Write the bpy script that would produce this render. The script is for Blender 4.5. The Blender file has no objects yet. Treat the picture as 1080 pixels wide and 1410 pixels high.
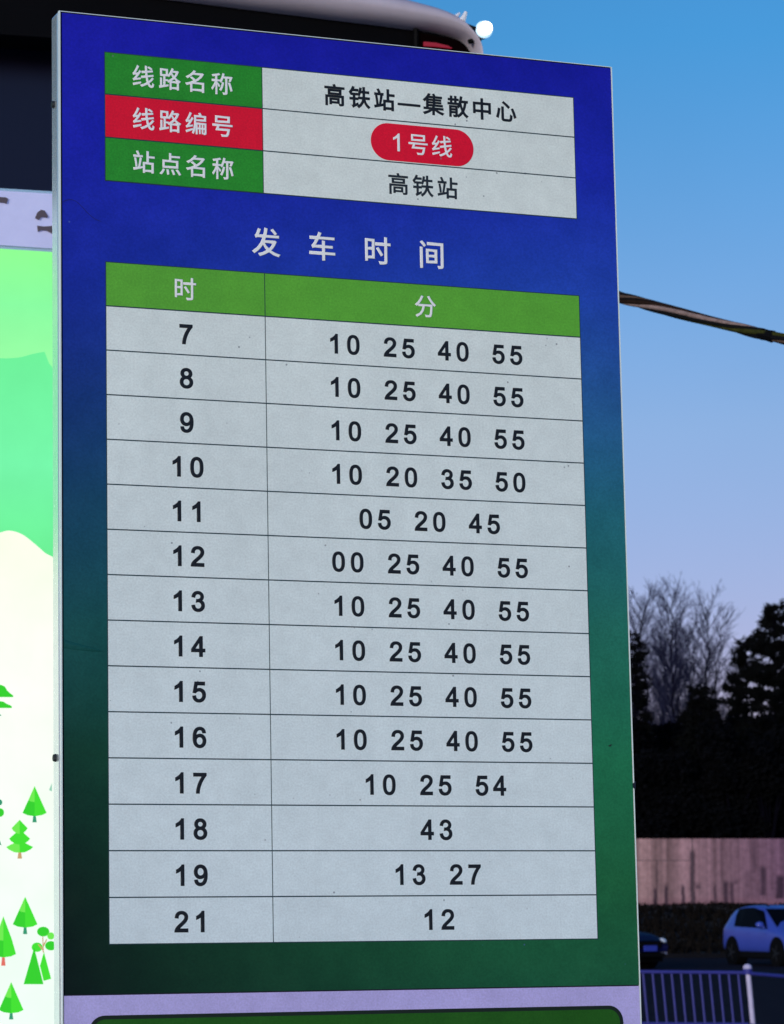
import bpy, bmesh, math, random
from mathutils import Vector, Matrix, Euler
rad = math.radians
SC = bpy.context.scene
COL = SC.collection

# ------------------------------------------------------------------ camera, sky, sun, exposure
F = 4329.68            # focal length in photo pixels (photo 1080 x 1410)
CX, CY = 540.0, 705.0
PITCH = math.atan(540.0 / F)
EYE = Vector((0, 0, 1.6))
cam_data = bpy.data.cameras.new('camera')
cam = bpy.data.objects.new('camera', cam_data); COL.objects.link(cam)
cam_data.sensor_fit = 'HORIZONTAL'; cam_data.sensor_width = 36.0
cam_data.lens = 36.0 * F / 1080.0
cam_data.clip_start = 0.05; cam_data.clip_end = 3000
cam.location = EYE; cam.rotation_euler = (math.pi / 2 + PITCH, 0, 0)
cam_data.dof.use_dof = True; cam_data.dof.focus_distance = 3.25; cam_data.dof.aperture_fstop = 46
SC.camera = cam

SUN_EL, SUN_AZ = 9.0, 205.0          # degrees; azimuth clockwise from +Y (the view direction)
world = bpy.data.worlds.new('World'); SC.world = world; world.use_nodes = True
nt = world.node_tree; bg = nt.nodes['Background']
sky = nt.nodes.new('ShaderNodeTexSky'); sky.sky_type = 'NISHITA'; sky.sun_disc = False
sky.sun_elevation = rad(SUN_EL); sky.sun_rotation = rad(SUN_AZ)
sky.air_density = 1.0; sky.dust_density = 0.4; sky.ozone_density = 2.5; sky.altitude = 100
# dusk tint of the whole sky, and a violet band low over the horizon all the way round
tc = nt.nodes.new('ShaderNodeTexCoord'); sep = nt.nodes.new('ShaderNodeSeparateXYZ')
ramp = nt.nodes.new('ShaderNodeValToRGB')
nt.links.new(tc.outputs['Generated'], sep.inputs[0]); nt.links.new(sep.outputs['Z'], ramp.inputs[0])
SKY_STOPS = [(0.0, (0.82, 0.58, 1.06)), (0.07, (0.95, 0.70, 1.18)), (0.15, (0.90, 0.88, 1.20)), (0.27, (0.36, 0.92, 1.30)), (1.0, (0.28, 0.75, 1.4))]
el = ramp.color_ramp.elements
el[0].position = SKY_STOPS[0][0]; el[0].color = (*SKY_STOPS[0][1], 1)
el[1].position = SKY_STOPS[-1][0]; el[1].color = (*SKY_STOPS[-1][1], 1)
for p_, c_ in SKY_STOPS[1:-1]:
    e_ = el.new(p_); e_.color = (*c_, 1)
mul = nt.nodes.new('ShaderNodeMix'); mul.data_type = 'RGBA'; mul.blend_type = 'MULTIPLY'
mul.inputs[0].default_value = 1.0
hz = nt.nodes.new('ShaderNodeTexNoise'); hz.inputs['Scale'].default_value = 3.5; hz.inputs['Detail'].default_value = 4      # faint uneven high haze over the whole sky
nt.links.new(tc.outputs['Generated'], hz.inputs['Vector'])
hm = nt.nodes.new('ShaderNodeMapRange'); hm.inputs[1].default_value = 0.3; hm.inputs[2].default_value = 0.7; hm.inputs[3].default_value = 0.93; hm.inputs[4].default_value = 1.07
nt.links.new(hz.outputs[0], hm.inputs[0]); hv = nt.nodes.new('ShaderNodeVectorMath'); hv.operation = 'SCALE'
nt.links.new(sky.outputs[0], hv.inputs[0]); nt.links.new(hm.outputs[0], hv.inputs['Scale'])
nt.links.new(hv.outputs[0], mul.inputs[6]); nt.links.new(ramp.outputs[0], mul.inputs[7])
nt.links.new(mul.outputs[2], bg.inputs[0]); bg.inputs[1].default_value = 0.12

sun_data = bpy.data.lights.new('sun', 'SUN'); sun_data.energy = 2.0; sun_data.angle = rad(14)
sun_data.color = (1.0, 0.97, 0.86)
sun = bpy.data.objects.new('sun', sun_data); COL.objects.link(sun)
_sd = Vector((math.sin(rad(SUN_AZ)) * math.cos(rad(SUN_EL)), math.cos(rad(SUN_AZ)) * math.cos(rad(SUN_EL)), math.sin(rad(SUN_EL))))
sun.rotation_euler = _sd.to_track_quat('Z', 'Y').to_euler(); sun.location = _sd * 50
SC.view_settings.view_transform = 'Standard'; SC.view_settings.look = 'None'
SC.view_settings.exposure = 0.0; SC.view_settings.gamma = 1.0; SC.view_settings.use_curve_mapping = False

# ------------------------------------------------------------------ helpers
UPV = Vector((0, -math.sin(PITCH), math.cos(PITCH))); FWD = Vector((0, math.cos(PITCH), math.sin(PITCH)))
def ray(px, py):
    return Vector((1, 0, 0)) * ((px - CX) / F) - UPV * ((py - CY) / F) + FWD
def at(px, py, Y):                     # the point seen at a photo position, at world depth Y
    r = ray(px, py); return EYE + r * (Y / r.y)
def on_ground(px, py, z=0.0):
    r = ray(px, py); return EYE + r * ((z - EYE.z) / r.z)

def srgb(r, g, b):
    f = lambda c: (c / 255 / 12.92) if c / 255 <= 0.04045 else ((c / 255 + 0.055) / 1.055) ** 2.4
    return (f(r), f(g), f(b))

def mat(name, color, rough=0.6, metal=0.0, noise=0.0, nscale=20.0, bump=0.0, bscale=60.0, emit=None, estr=1.0, spec=0.5, coat=0.0):
    m = bpy.data.materials.new(name); m.use_nodes = True; t = m.node_tree; b = t.nodes['Principled BSDF']
    b.inputs['Base Color'].default_value = (*color, 1); b.inputs['Roughness'].default_value = rough
    b.inputs['Metallic'].default_value = metal; b.inputs['Specular IOR Level'].default_value = spec
    b.inputs['Coat Weight'].default_value = coat
    t_c = t.nodes.new('ShaderNodeTexCoord')
    if noise:
        n = t.nodes.new('ShaderNodeTexNoise'); n.inputs['Scale'].default_value = nscale; n.inputs['Detail'].default_value = 8
        n.inputs['Roughness'].default_value = 0.65
        t.links.new(t_c.outputs['Object'], n.inputs['Vector'])
        mp = t.nodes.new('ShaderNodeMapRange'); mp.inputs['From Min'].default_value = 0.3; mp.inputs['From Max'].default_value = 0.7
        mp.inputs['To Min'].default_value = 1 - noise; mp.inputs['To Max'].default_value = 1 + noise
        t.links.new(n.outputs[0], mp.inputs[0])
        mx = t.nodes.new('ShaderNodeVectorMath'); mx.operation = 'SCALE'
        mx.inputs[0].default_value = color; t.links.new(mp.outputs[0], mx.inputs['Scale'])
        t.links.new(mx.outputs[0], b.inputs['Base Color'])
    if bump:
        n2 = t.nodes.new('ShaderNodeTexNoise'); n2.inputs['Scale'].default_value = bscale; n2.inputs['Detail'].default_value = 4
        t.links.new(t_c.outputs['Object'], n2.inputs['Vector'])
        bp = t.nodes.new('ShaderNodeBump'); bp.inputs['Strength'].default_value = bump; bp.inputs['Distance'].default_value = 0.01
        t.links.new(n2.outputs[0], bp.inputs['Height']); t.links.new(bp.outputs[0], b.inputs['Normal'])
    if emit:
        b.inputs['Emission Color'].default_value = (*emit, 1); b.inputs['Emission Strength'].default_value = estr
    return m

class MB:                               # collects faces, then links them as ONE mesh object
    def __init__(s): s.v = []; s.f = []
    def add(s, vs, fs):
        n = len(s.v); s.v += [tuple(v) for v in vs]; s.f += [tuple(n + i for i in f) for f in fs]
    def box(s, x0, x1, y0, y1, z0, z1, M=None):
        vs = [Vector((x, y, z)) for z in (z0, z1) for (x, y) in ((x0, y0), (x1, y0), (x1, y1), (x0, y1))]
        if M: vs = [M @ v for v in vs]
        s.add(vs, [(0, 3, 2, 1), (4, 5, 6, 7), (0, 1, 5, 4), (1, 2, 6, 5), (2, 3, 7, 6), (3, 0, 4, 7)])
    def poly(s, pts): s.add(pts, [tuple(range(len(pts)))])
    def prism(s, pts, off):             # closed prism of a planar outline pushed by a vector
        n = len(pts); a = [Vector(p) for p in pts]; b = [p + off for p in a]
        s.add(a + b, [tuple(range(n)), tuple(range(2 * n - 1, n - 1, -1))] + [(i, i + n, (i + 1) % n + n, (i + 1) % n) for i in range(n)])
    def tube(s, pts, rs, n=8, cap=True):
        rings = []; prev = None
        for i, p in enumerate(pts):
            p = Vector(p); a = Vector(pts[max(i - 1, 0)]); b = Vector(pts[min(i + 1, len(pts) - 1)])
            d = (b - a); d = d.normalized() if d.length > 1e-9 else Vector((0, 0, 1))
            if prev is None: u = d.orthogonal().normalized()
            else:
                u = prev - d * prev.dot(d); u = u.normalized() if u.length > 1e-6 else d.orthogonal().normalized()
            prev = u; w = d.cross(u); r = rs[i] if hasattr(rs, '__len__') else rs
            rings.append([p + (u * math.cos(2 * math.pi * k / n) + w * math.sin(2 * math.pi * k / n)) * r for k in range(n)])
        vs = [v for r_ in rings for v in r_]; fs = []
        for i in range(len(rings) - 1):
            for k in range(n):
                fs.append((i * n + k, i * n + (k + 1) % n, (i + 1) * n + (k + 1) % n, (i + 1) * n + k))
        if cap: fs += [tuple(range(n - 1, -1, -1)), tuple((len(rings) - 1) * n + k for k in range(n))]
        s.add(vs, fs)
    def sphere(s, c, r, seg=16, rings=10, sx=1, sy=1, sz=1):
        c = Vector(c); vs = [c + Vector((0, 0, r * sz))]; fs = []
        for i in range(1, rings):
            a = math.pi * i / rings
            for k in range(seg):
                b = 2 * math.pi * k / seg; vs.append(c + Vector((r * sx * math.sin(a) * math.cos(b), r * sy * math.sin(a) * math.sin(b), r * sz * math.cos(a))))
        vs.append(c - Vector((0, 0, r * sz))); L = len(vs) - 1
        for k in range(seg): fs.append((0, 1 + k, 1 + (k + 1) % seg)); fs.append((L, 1 + (rings - 2) * seg + (k + 1) % seg, 1 + (rings - 2) * seg + k))
        for i in range(rings - 2):
            for k in range(seg): fs.append((1 + i * seg + k, 1 + (i + 1) * seg + k, 1 + (i + 1) * seg + (k + 1) % seg, 1 + i * seg + (k + 1) % seg))
        s.add(vs, fs)
    def build(s, name, material, parent=None, smooth=False, bevel=0.0, seg=2):
        me = bpy.data.meshes.new(name); me.from_pydata(s.v, [], s.f); me.validate(); me.update()
        if material: me.materials.append(material)
        o = bpy.data.objects.new(name, me); COL.objects.link(o)
        if smooth: me.polygons.foreach_set('use_smooth', [True] * len(me.polygons))
        if bevel:
            bm = bmesh.new(); bm.from_mesh(me)
            bmesh.ops.recalc_face_normals(bm, faces=bm.faces)
            bmesh.ops.bevel(bm, geom=[e for e in bm.edges if e.is_manifold and e.calc_face_angle(0) > 0.6], offset=bevel, segments=seg, affect='EDGES', profile=0.5)
            bm.to_mesh(me); bm.free()
        if parent is not None: o.parent = parent
        return o

def tag(o, label=None, cat=None, group=None, kind=None):
    if label: o['label'] = label
    if cat: o['category'] = cat
    if group: o['group'] = group
    if kind: o['kind'] = kind
    return o
def empty(name, M, label, cat, group=None):
    o = bpy.data.objects.new(name, None); COL.objects.link(o); o.matrix_world = M; o.empty_display_size = 0.2
    return tag(o, label, cat, group)
def T(*a): return Matrix.Translation(Vector(a))

# ------------------------------------------------------------------ ground, pavement, road, bank
def sheet(name, x0, x1, y0, y1, z, m, nx=1, ny=1, hf=None):
    mb = MB(); vs = []
    for j in range(ny + 1):
        for i in range(nx + 1):
            x = x0 + (x1 - x0) * i / nx; y = y0 + (y1 - y0) * j / ny; vs.append((x, y, z if hf is None else hf(x, y)))
    mb.add(vs, [(j * (nx + 1) + i, j * (nx + 1) + i + 1, (j + 1) * (nx + 1) + i + 1, (j + 1) * (nx + 1) + i) for j in range(ny) for i in range(nx)])
    return tag(mb.build(name, m), kind='structure')
M_soil = mat('dark_soil', (0.010, 0.008, 0.008), 0.95, 0, 0.4, 1.5, 0.6, 8)
M_asph = mat('asphalt', (0.020, 0.017, 0.024), 0.9, 0, 0.25, 3, 0.5, 120, spec=0.01)
M_pave = mat('paving', (0.17, 0.165, 0.17), 0.85, 0, 0.2, 5, 0.3, 40)
M_kerb = mat('kerb_stone', (0.008, 0.008, 0.011), 0.9, 0, 0.2, 8, spec=0.01)
sheet('ground', -900, 900, -300, 1500, -0.25, M_soil)
mb = MB(); mb.box(-40, 40, -12, 34.6, -0.24, -0.02); tag(mb.build('pavement', M_pave), kind='structure')
mb = MB(); mb.box(-120, 120, 34.6, 34.75, -0.24, 0.0); mb.box(-120, 120, 95.0, 95.2, -0.24, 0.13); tag(mb.build('kerb', M_kerb), kind='structure')
sheet('road', -120, 120, 34.75, 95.0, -0.0, M_asph)
random.seed(4)
def bank_h(x, y):
    t = (y - 95.2) / 18.6; t = max(0, min(1, t)); return 0.1 + 1.46 * (3 * t * t - 2 * t ** 3) + (0.08 * math.sin(x * 1.3 + y) if 0.05 < t < 0.95 else 0)
sheet('bank', -110, 110, 95.2, 113.8, 0, M_soil, 120, 24, bank_h)
sheet('wood_floor', -110, 110, 115.2, 260, 3.3, M_soil)
# low scrub over the bank: far too fine to count
m = MB()
for i in range(16000):
    x = random.uniform(5, 18) if i < 10000 else random.uniform(-30, 45); y = random.uniform(95.6, 113.6); z = bank_h(x, y)
    h = random.uniform(0.12, 0.42) if y < 109 else random.uniform(.05, .16); a = random.uniform(0, 6.28); w = random.uniform(0.03, 0.09); dx, dy = math.cos(a) * w, math.sin(a) * w
    l = Vector((random.gauss(0, .16), random.gauss(0, .12), h)); p = Vector((x, y, z - 0.03))
    m.add([p - Vector((dx, dy, 0)), p + Vector((dx, dy, 0)), p + l], [(0, 1, 2)])
M_scrub = mat('winter_scrub', (0.006, 0.0045, 0.004), 0.95, 0, 0.3, 4, spec=0.1)
tag(m.build('scrub', M_scrub), 'dry winter scrub covering the dark bank below the concrete wall', 'scrub', kind='stuff')

# ------------------------------------------------------------------ stained concrete retaining wall on the bank
WY, WZ0 = 114.0, 1.50
px2x = lambda px, Y=WY: (at(px, 1200, Y)).x
zz = lambda py, Y=WY: (at(900, py, Y)).z
stains = []      # (x centre, half width, z bottom, z top, strength)
for px, hw, p0, p1, s in ((902, 2.0, 1246, 1223, .95), (917, 2.0, 1246, 1220, .95), (940.5, 2.0, 1246, 1219, .95), (954, 2.6, 1246, 1172, .95), (985, 1.6, 1246, 1219, .7), (1000, 2.6, 1244, 1214, .9), (1008.5, 2.2, 1244, 1215, .8),
                          (1051, 3.2, 1230, 1194, .8), (1074, 4.4, 1236, 1206, .95), (1029, 3, 1246, 1200, .35), (1039, 2.5, 1200, 1158, .3), (994, 1.5, 1210, 1160, .25), (905, 1.4, 1222, 1186, .35), (962, 3, 1222, 1218, .7), (1013, 3, 1216, 1212, .6)):
    stains.append((px2x(px), hw * WY / F, zz(p0), zz(p1), s))
rs = random.Random(11)
for k in range(150):
    x = rs.uniform(-40, 60)
    if 8.2 < x < 15: continue
    stains.append((x, rs.uniform(.03, .1), 1.4, rs.uniform(1.9, 3.2), rs.uniform(.3, .9)))
streak = [rs.uniform(-1, 1) for _ in range(4000)]
def vnoise(x, f):
    q = x * f; i = math.floor(q); t = q - i; t = t * t * (3 - 2 * t); return streak[i % 4000] * (1 - t) + streak[(i + 1) % 4000] * t
M_conc = bpy.data.materials.new('stained_concrete'); M_conc.use_nodes = True
_t = M_conc.node_tree; _b = _t.nodes['Principled BSDF']; _b.inputs['Roughness'].default_value = 0.9; _b.inputs['Specular IOR Level'].default_value = 0.2
_a = _t.nodes.new('ShaderNodeVertexColor'); _a.layer_name = 'weathering'
_n = _t.nodes.new('ShaderNodeTexNoise'); _n.inputs['Scale'].default_value = 5; _n.inputs['Detail'].default_value = 9; _n.inputs['Roughness'].default_value = 0.7
_c = _t.nodes.new('ShaderNodeTexCoord'); _t.links.new(_c.outputs['Object'], _n.inputs['Vector'])
_r = _t.nodes.new('ShaderNodeMapRange'); _r.inputs[1].default_value = .3; _r.inputs[2].default_value = .7; _r.inputs[3].default_value = .72; _r.inputs[4].default_value = 1.25
_t.links.new(_n.outputs[0], _r.inputs[0]); _s = _t.nodes.new('ShaderNodeVectorMath'); _s.operation = 'SCALE'
_t.links.new(_a.outputs[0], _s.inputs[0]); _t.links.new(_r.outputs[0], _s.inputs['Scale']); _t.links.new(_s.outputs[0], _b.inputs['Base Color'])
def weather(x, z):
    warm = (x - px2x(880)) / (px2x(1080) - px2x(880)); warm = max(-.5, min(1.5, warm))
    base = Vector((.295, .178, .186)).lerp(Vector((.175, .090, .150)), min(1, max(0, warm * 1.0)))
    top = max(0, min(1, (z - 1.5) / 2.6))
    v = 1 + .22 * vnoise(x, 2.3) + .26 * vnoise(x + 31, 6.1) * (0.4 + top * .6) + .18 * vnoise(x + 77, 14) + .06 * vnoise(x * 3 + z * 2, 1.7)
    base = base * v
    if top < .16: base = base.lerp(Vector((.26, .11, .15)), .5 * (1 - top / .16))
    d = 0
    for (sx, hw, z0, z1, s) in stains:
        if abs(x - sx) < hw * 2.2 and z0 - .05 < z < z1 + .1:
            e = max(0, min(1, 1.7 - abs(x - sx + .010 * math.sin(z * 4 + sx) + .012 * vnoise(z + sx, 11)) / hw)); f = max(0, min(1, (z1 + .08 - z) / .15)); d = max(d, s * e * f)
    return base.lerp(Vector((.026, .014, .030)), d * .9)
def panel(x0, x1, z0, z1, parent, dy=0.0):
    st = 0.035 if (x1 > 8 and x0 < 16) else 0.12
    nx = max(2, int((x1 - x0) / st)); nz = max(2, int((z1 - z0) / (st * 1.6)))
    vs = []; cs = []
    for j in range(nz + 1):
        for i in range(nx + 1):
            x = x0 + (x1 - x0) * i / nx; z = z0 + (z1 - z0) * j / nz; vs.append((x, WY + dy, z)); cs.append(weather(x, z))
    fs = [(j * (nx + 1) + i, j * (nx + 1) + i + 1, (j + 1) * (nx + 1) + i + 1, (j + 1) * (nx + 1) + i) for j in range(nz) for i in range(nx)]
    n0 = len(vs)                       # sides, top and back give the panel its thickness
    for (x, z) in ((x0, z0), (x1, z0), (x1, z1), (x0, z1)): vs += [(x, WY + dy, z), (x, WY + 0.25, z)]; cs += [Vector((.2, .15, .17))] * 2
    for k in range(4): a, b = n0 + 2 * k, n0 + 2 * ((k + 1) % 4); fs.append((a, a + 1, b + 1, b))
    fs.append((n0 + 1, n0 + 7, n0 + 5, n0 + 3))
    mb = MB(); mb.add(vs, fs); o = mb.build('wall_panel', M_conc, parent)
    ca = o.data.color_attributes.new('weathering', 'FLOAT_COLOR', 'POINT')
    ca.data.foreach_set('color', [q for c in cs for q in (c[0], c[1], c[2], 1.0)])
    return o
wall = tag(bpy.data.objects.new('retaining_wall', None), 'long pink grey stained concrete wall on the dark bank below the trees', 'wall'); COL.objects.link(wall)
xj = px2x(954); ZT = zz(1155); ZH = zz(1185); xk = px2x(905)
gp = 0.02
panel(xj - 2.9, xj - gp, ZH + 0.012, ZT, wall); panel(xj - 2.9, xk - .01, WZ0 - .3, ZH - 0.012, wall); panel(xk + .01, xj - gp, WZ0 - .3, ZH - 0.012, wall)
panel(xj + gp, xj + 3.9, WZ0 - .3, ZT, wall, 0.004)
for k in range(1, 9): panel(xj + 3.9 * k + gp, xj + 3.9 * (k + 1), WZ0 - .3, ZT, wall, 0.003 * (k % 2))
for k in range(1, 13): panel(xj - 2.9 - 3.9 * k, xj - 2.9 - 3.9 * (k - 1) - gp, WZ0 - .3, ZT, wall, 0.003 * (k % 2))
mb = MB(); mb.box(xj - 50, xj + 40, WY + .03, WY + .9, WZ0 - .35, ZT - .03); mb.build('wall_core', mat('dark_joint_concrete', (.10, .07, .09), .9), wall)  # darker core behind the panels, showing in their joints

# ------------------------------------------------------------------ trees beyond the wall
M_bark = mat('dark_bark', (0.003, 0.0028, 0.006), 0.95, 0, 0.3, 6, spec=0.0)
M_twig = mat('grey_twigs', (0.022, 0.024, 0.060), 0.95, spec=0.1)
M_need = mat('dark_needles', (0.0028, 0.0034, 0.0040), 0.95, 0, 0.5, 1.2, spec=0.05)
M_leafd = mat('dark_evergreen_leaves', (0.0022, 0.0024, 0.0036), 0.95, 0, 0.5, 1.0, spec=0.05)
def bare_tree(base, H, label, seed, spread=0.32, group='bare winter trees beyond the wall', first=.22, dens=1.0):
    """one leader, ascending limbs up its whole height, each with side branches and fine twigs"""
    r = random.Random(seed); tr = MB(); tw = MB()
    def shoot(p, d, L, r0, lvl, mb):
        pts = [p]; n = 5 if lvl < 2 else 3
        for i in range(n):
            d = (d + Vector((r.gauss(0, .09), r.gauss(0, .09), .09))).normalized(); p = p + d * (L / n); pts.append(p)
        mb.tube(pts, [max(.0045, r0 * (1 - .8 * i / n)) for i in range(n + 1)], 5 if lvl < 2 else 3, cap=False)
        return pts
    lead = [Vector((0, 0, 0))]
    for i in range(14): lead.append(lead[-1] + Vector((r.gauss(0, .012) * H, r.gauss(0, .012) * H, H / 14)))
    tr.tube(lead, [H * .010 * (1 - i / 14) ** 1.1 + .005 for i in range(15)], 8, cap=False)
    az = r.uniform(0, 6.28); N = int(40 * dens)
    for k in range(N):
        t = first + (.97 - first) * k / N; q = t * 14; a = lead[int(q)].lerp(lead[min(14, int(q) + 1)], q % 1); az += 2.4 + r.gauss(0, .3)
        L = H * (spread * (1 - t) ** .7 + .07) * r.uniform(.7, 1.15); tilt = r.uniform(.45, .85)
        d = Vector((math.cos(az) * math.sin(tilt), math.sin(az) * math.sin(tilt), math.cos(tilt)))
        P = shoot(a, d, L, .012 + .02 * L / 4, 1, tr)
        for b in range(int(9 * dens + 2)):
            u = r.uniform(.15, 1); q2 = u * 5; c = P[int(q2)].lerp(P[min(5, int(q2) + 1)], q2 % 1); dd = (d + Vector((r.gauss(0, .55), r.gauss(0, .55), r.gauss(.15, .35)))).normalized()
            P2 = shoot(c, dd, L * r.uniform(.28, .5), .011, 2, tw)
            for e in range(5):
                g_ = r.choice(P2[1:]); d3 = (dd + Vector((r.gauss(0, .5), r.gauss(0, .5), r.gauss(.1, .4)))).normalized(); shoot(g_, d3, L * r.uniform(.10, .24), .007, 3, tw)
    root = empty('bare_tree', T(*base), label, 'tree', group)
    tr.build('trunk', M_bark, root); tw.build('crown', M_twig, root); return root
def conifer(base, H, W, label, seed, n=9000, group='dark evergreens beyond the wall', low=0.06, ragged=.5, mat_=None):
    r = random.Random(seed); root = empty('conifer_tree', T(*base), label, 'tree', group); tr = MB(); cr = MB()
    tr.tube([(0, 0, 0), (0, 0, H * .5), (0, 0, H * .97)], [H * .016, H * .010, .02], 7)
    z = H * low; limbs = []
    while z < H * .97:
        for k in range(r.randint(4, 6)):
            a = r.uniform(0, 6.28); t = z / H; L = W * (1 - t) ** .75 * r.uniform(1 - ragged, 1.05) + .22
            limbs.append((z + r.uniform(-.15, .15), a, L, r.uniform(.05, .45)))
        z += H * r.uniform(.022, .040)
    tot = sum(l[2] for l in limbs)
    for (z, a, L, up) in limbs:
        p0 = Vector((0, 0, z)); d = Vector((math.cos(a), math.sin(a), 0)); bend = lambda t: p0 + d * L * t + Vector((0, 0, L * (up * t - .25 * t + .22 * t * t)))
        tr.tube([bend(0), bend(.5), bend(1)], [.035, .022, .008], 3, cap=False)
        for q in range(max(4, int(n * L / tot))):
            t = r.uniform(.12, 1.03) ** .8; wdt = .10 + .16 * L * (1 - t) * 1.2; c = bend(t) + Vector((r.gauss(0, wdt * .5), r.gauss(0, wdt * .5), r.gauss(0, .07)))
            dd = (d * r.uniform(.2, 1) + Vector((r.gauss(0, .6), r.gauss(0, .6), r.gauss(.1, .4)))).normalized(); u = dd.orthogonal().normalized(); u.rotate(Matrix.Rotation(r.uniform(0, 6.28), 3, dd))
            l = r.uniform(.12, .30); w = r.uniform(.025, .06); cr.add([c - u * w, c + u * w, c + dd * l], [(0, 1, 2)])
    tr.build('trunk', M_bark, root); cr.build('crown', mat_ or M_need, root); return root
def shrub_tree(base, H, W, label, seed, n=7000, group='dark undergrowth trees behind the wall'):
    r = random.Random(seed); root = empty('evergreen_bush', T(*base), label, 'bush', group); tr = MB(); cr = MB()
    lobes = [(Vector((r.uniform(-.6, .6) * W, r.uniform(-.6, .6) * W, H * r.uniform(.15, .85))), r.uniform(.3, .55) * W) for _ in range(16)]
    for c, q in lobes: tr.tube([(0, 0, 0), (c.x * .4, c.y * .4, c.z * .5), c], [.07, .05, .015], 4, cap=False)
    for i in range(n):
        c, q = r.choice(lobes); d = Vector((r.gauss(0, 1), r.gauss(0, 1), r.gauss(0, 1))).normalized(); p = c + d * q * r.uniform(.3, 1.1) ** .6
        if p.z < .05: continue
        dd = Vector((r.gauss(0, 1), r.gauss(0, 1), r.gauss(0, 1))).normalized(); u = dd.orthogonal().normalized(); l = r.uniform(.12, .28)
        cr.add([p - u * l * .4, p + dd * l * .6, p + u * l * .4, p - dd * l * .5], [(0, 1, 2, 3)])
    tr.build('trunk', M_bark, root); cr.build('crown', M_leafd, root); return root
FZ = 3.3
def base_at(px, Y): return (at(px, 1200, Y).x, Y, FZ)
def hgt(py, Y): return at(540, py, Y).z - FZ
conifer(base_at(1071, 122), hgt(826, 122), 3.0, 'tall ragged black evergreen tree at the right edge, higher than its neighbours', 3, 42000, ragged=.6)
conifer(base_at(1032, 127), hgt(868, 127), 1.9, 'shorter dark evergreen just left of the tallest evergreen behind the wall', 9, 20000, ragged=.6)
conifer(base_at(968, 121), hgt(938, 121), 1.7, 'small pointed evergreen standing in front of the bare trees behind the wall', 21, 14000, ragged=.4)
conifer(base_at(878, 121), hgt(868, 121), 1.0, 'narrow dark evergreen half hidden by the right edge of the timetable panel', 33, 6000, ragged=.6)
for (px, Y, py, lb, sd, spr, dn) in ((924, 130, 796, 'tallest bare tree with fine upright twigs against the dusk sky', 5, .24, 1.1), (884, 128, 800, 'bare tree rising just beside the right edge of the timetable panel', 8, .26, .8),
        (950, 133, 815, 'bare tree right behind the tallest bare tree, slightly lower', 15, .22, 1.0), (995, 131, 828, 'thin bare tree standing alone between the twiggy clump and the black evergreens', 18, .10, .5),
        (905, 137, 838, 'low bare tree in the twiggy clump between panel edge and tallest bare tree', 26, .26, .9), (1014, 138, 888, 'faint bare tree behind the shorter evergreen', 28, .26, .7),
        (972, 140, 872, 'low spreading bare tree right of the twiggy clump', 41, .28, .8), (862, 133, 810, 'bare tree mostly hidden by the timetable panel', 52, .3, .8), (938, 141, 862, 'low bare tree deep in the twiggy clump between the two tall bare trees', 61, .3, .9),
        (960, 136, 842, 'slender bare tree at the right side of the twiggy clump', 66, .2, .9), (896, 143, 872, 'low bare tree at the back of the clump near the panel', 71, .3, .9)):
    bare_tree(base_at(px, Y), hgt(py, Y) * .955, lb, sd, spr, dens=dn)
for i, (px, Y, py, W, lb) in enumerate(((890, 119, 1030, 1.5, 'dark bush beside the panel edge directly above the wall'), (925, 118.4, 1030, 1.4, 'dark bush below the tallest bare tree above the wall'), (975, 118.6, 1020, 1.5, 'dark bush below the small pointed evergreen'),
                                        (1015, 118.2, 990, 1.5, 'dark bush filling the gap left of the tall evergreen'), (1060, 118.4, 1000, 1.5, 'dark bush at the foot of the tallest evergreen'), (905, 124, 985, 1.6, 'taller dark bush behind the panel edge'),
                                        (950, 125, 1000, 1.7, 'taller dark bush behind the small pointed evergreen'), (1000, 124, 975, 1.6, 'taller dark bush left of the evergreens'), (1095, 120, 950, 1.8, 'dark bush just outside the right edge'), (850, 121, 950, 1.8, 'dark bush hidden behind the timetable panel'))):
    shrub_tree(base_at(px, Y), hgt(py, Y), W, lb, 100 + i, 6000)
# the wood closes behind: one mass far back
m = MB(); r = random.Random(77)
for i in range(60000):
    x = r.uniform(4, 24) if i < 36000 else r.uniform(-45, 60); top = 3.6 + 0.8 * math.sin(x * .9) + .7 * math.sin(x * 2.3 + 1); z = FZ + top * r.random() ** .8; y = r.uniform(143, 152)
    dd = Vector((r.gauss(0, 1), r.gauss(0, .5), r.gauss(0, 1))).normalized(); u = dd.orthogonal().normalized(); l = r.uniform(.2, .5); p = Vector((x, y, z))
    m.add([p - u * l * .5, p + dd * l * .7, p + u * l * .5, p - dd * l * .5], [(0, 1, 2, 3)])
tag(m.build('far_wood', M_leafd), 'dark mass of woodland closing the view behind the bare trees', 'wood', kind='stuff')

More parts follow.
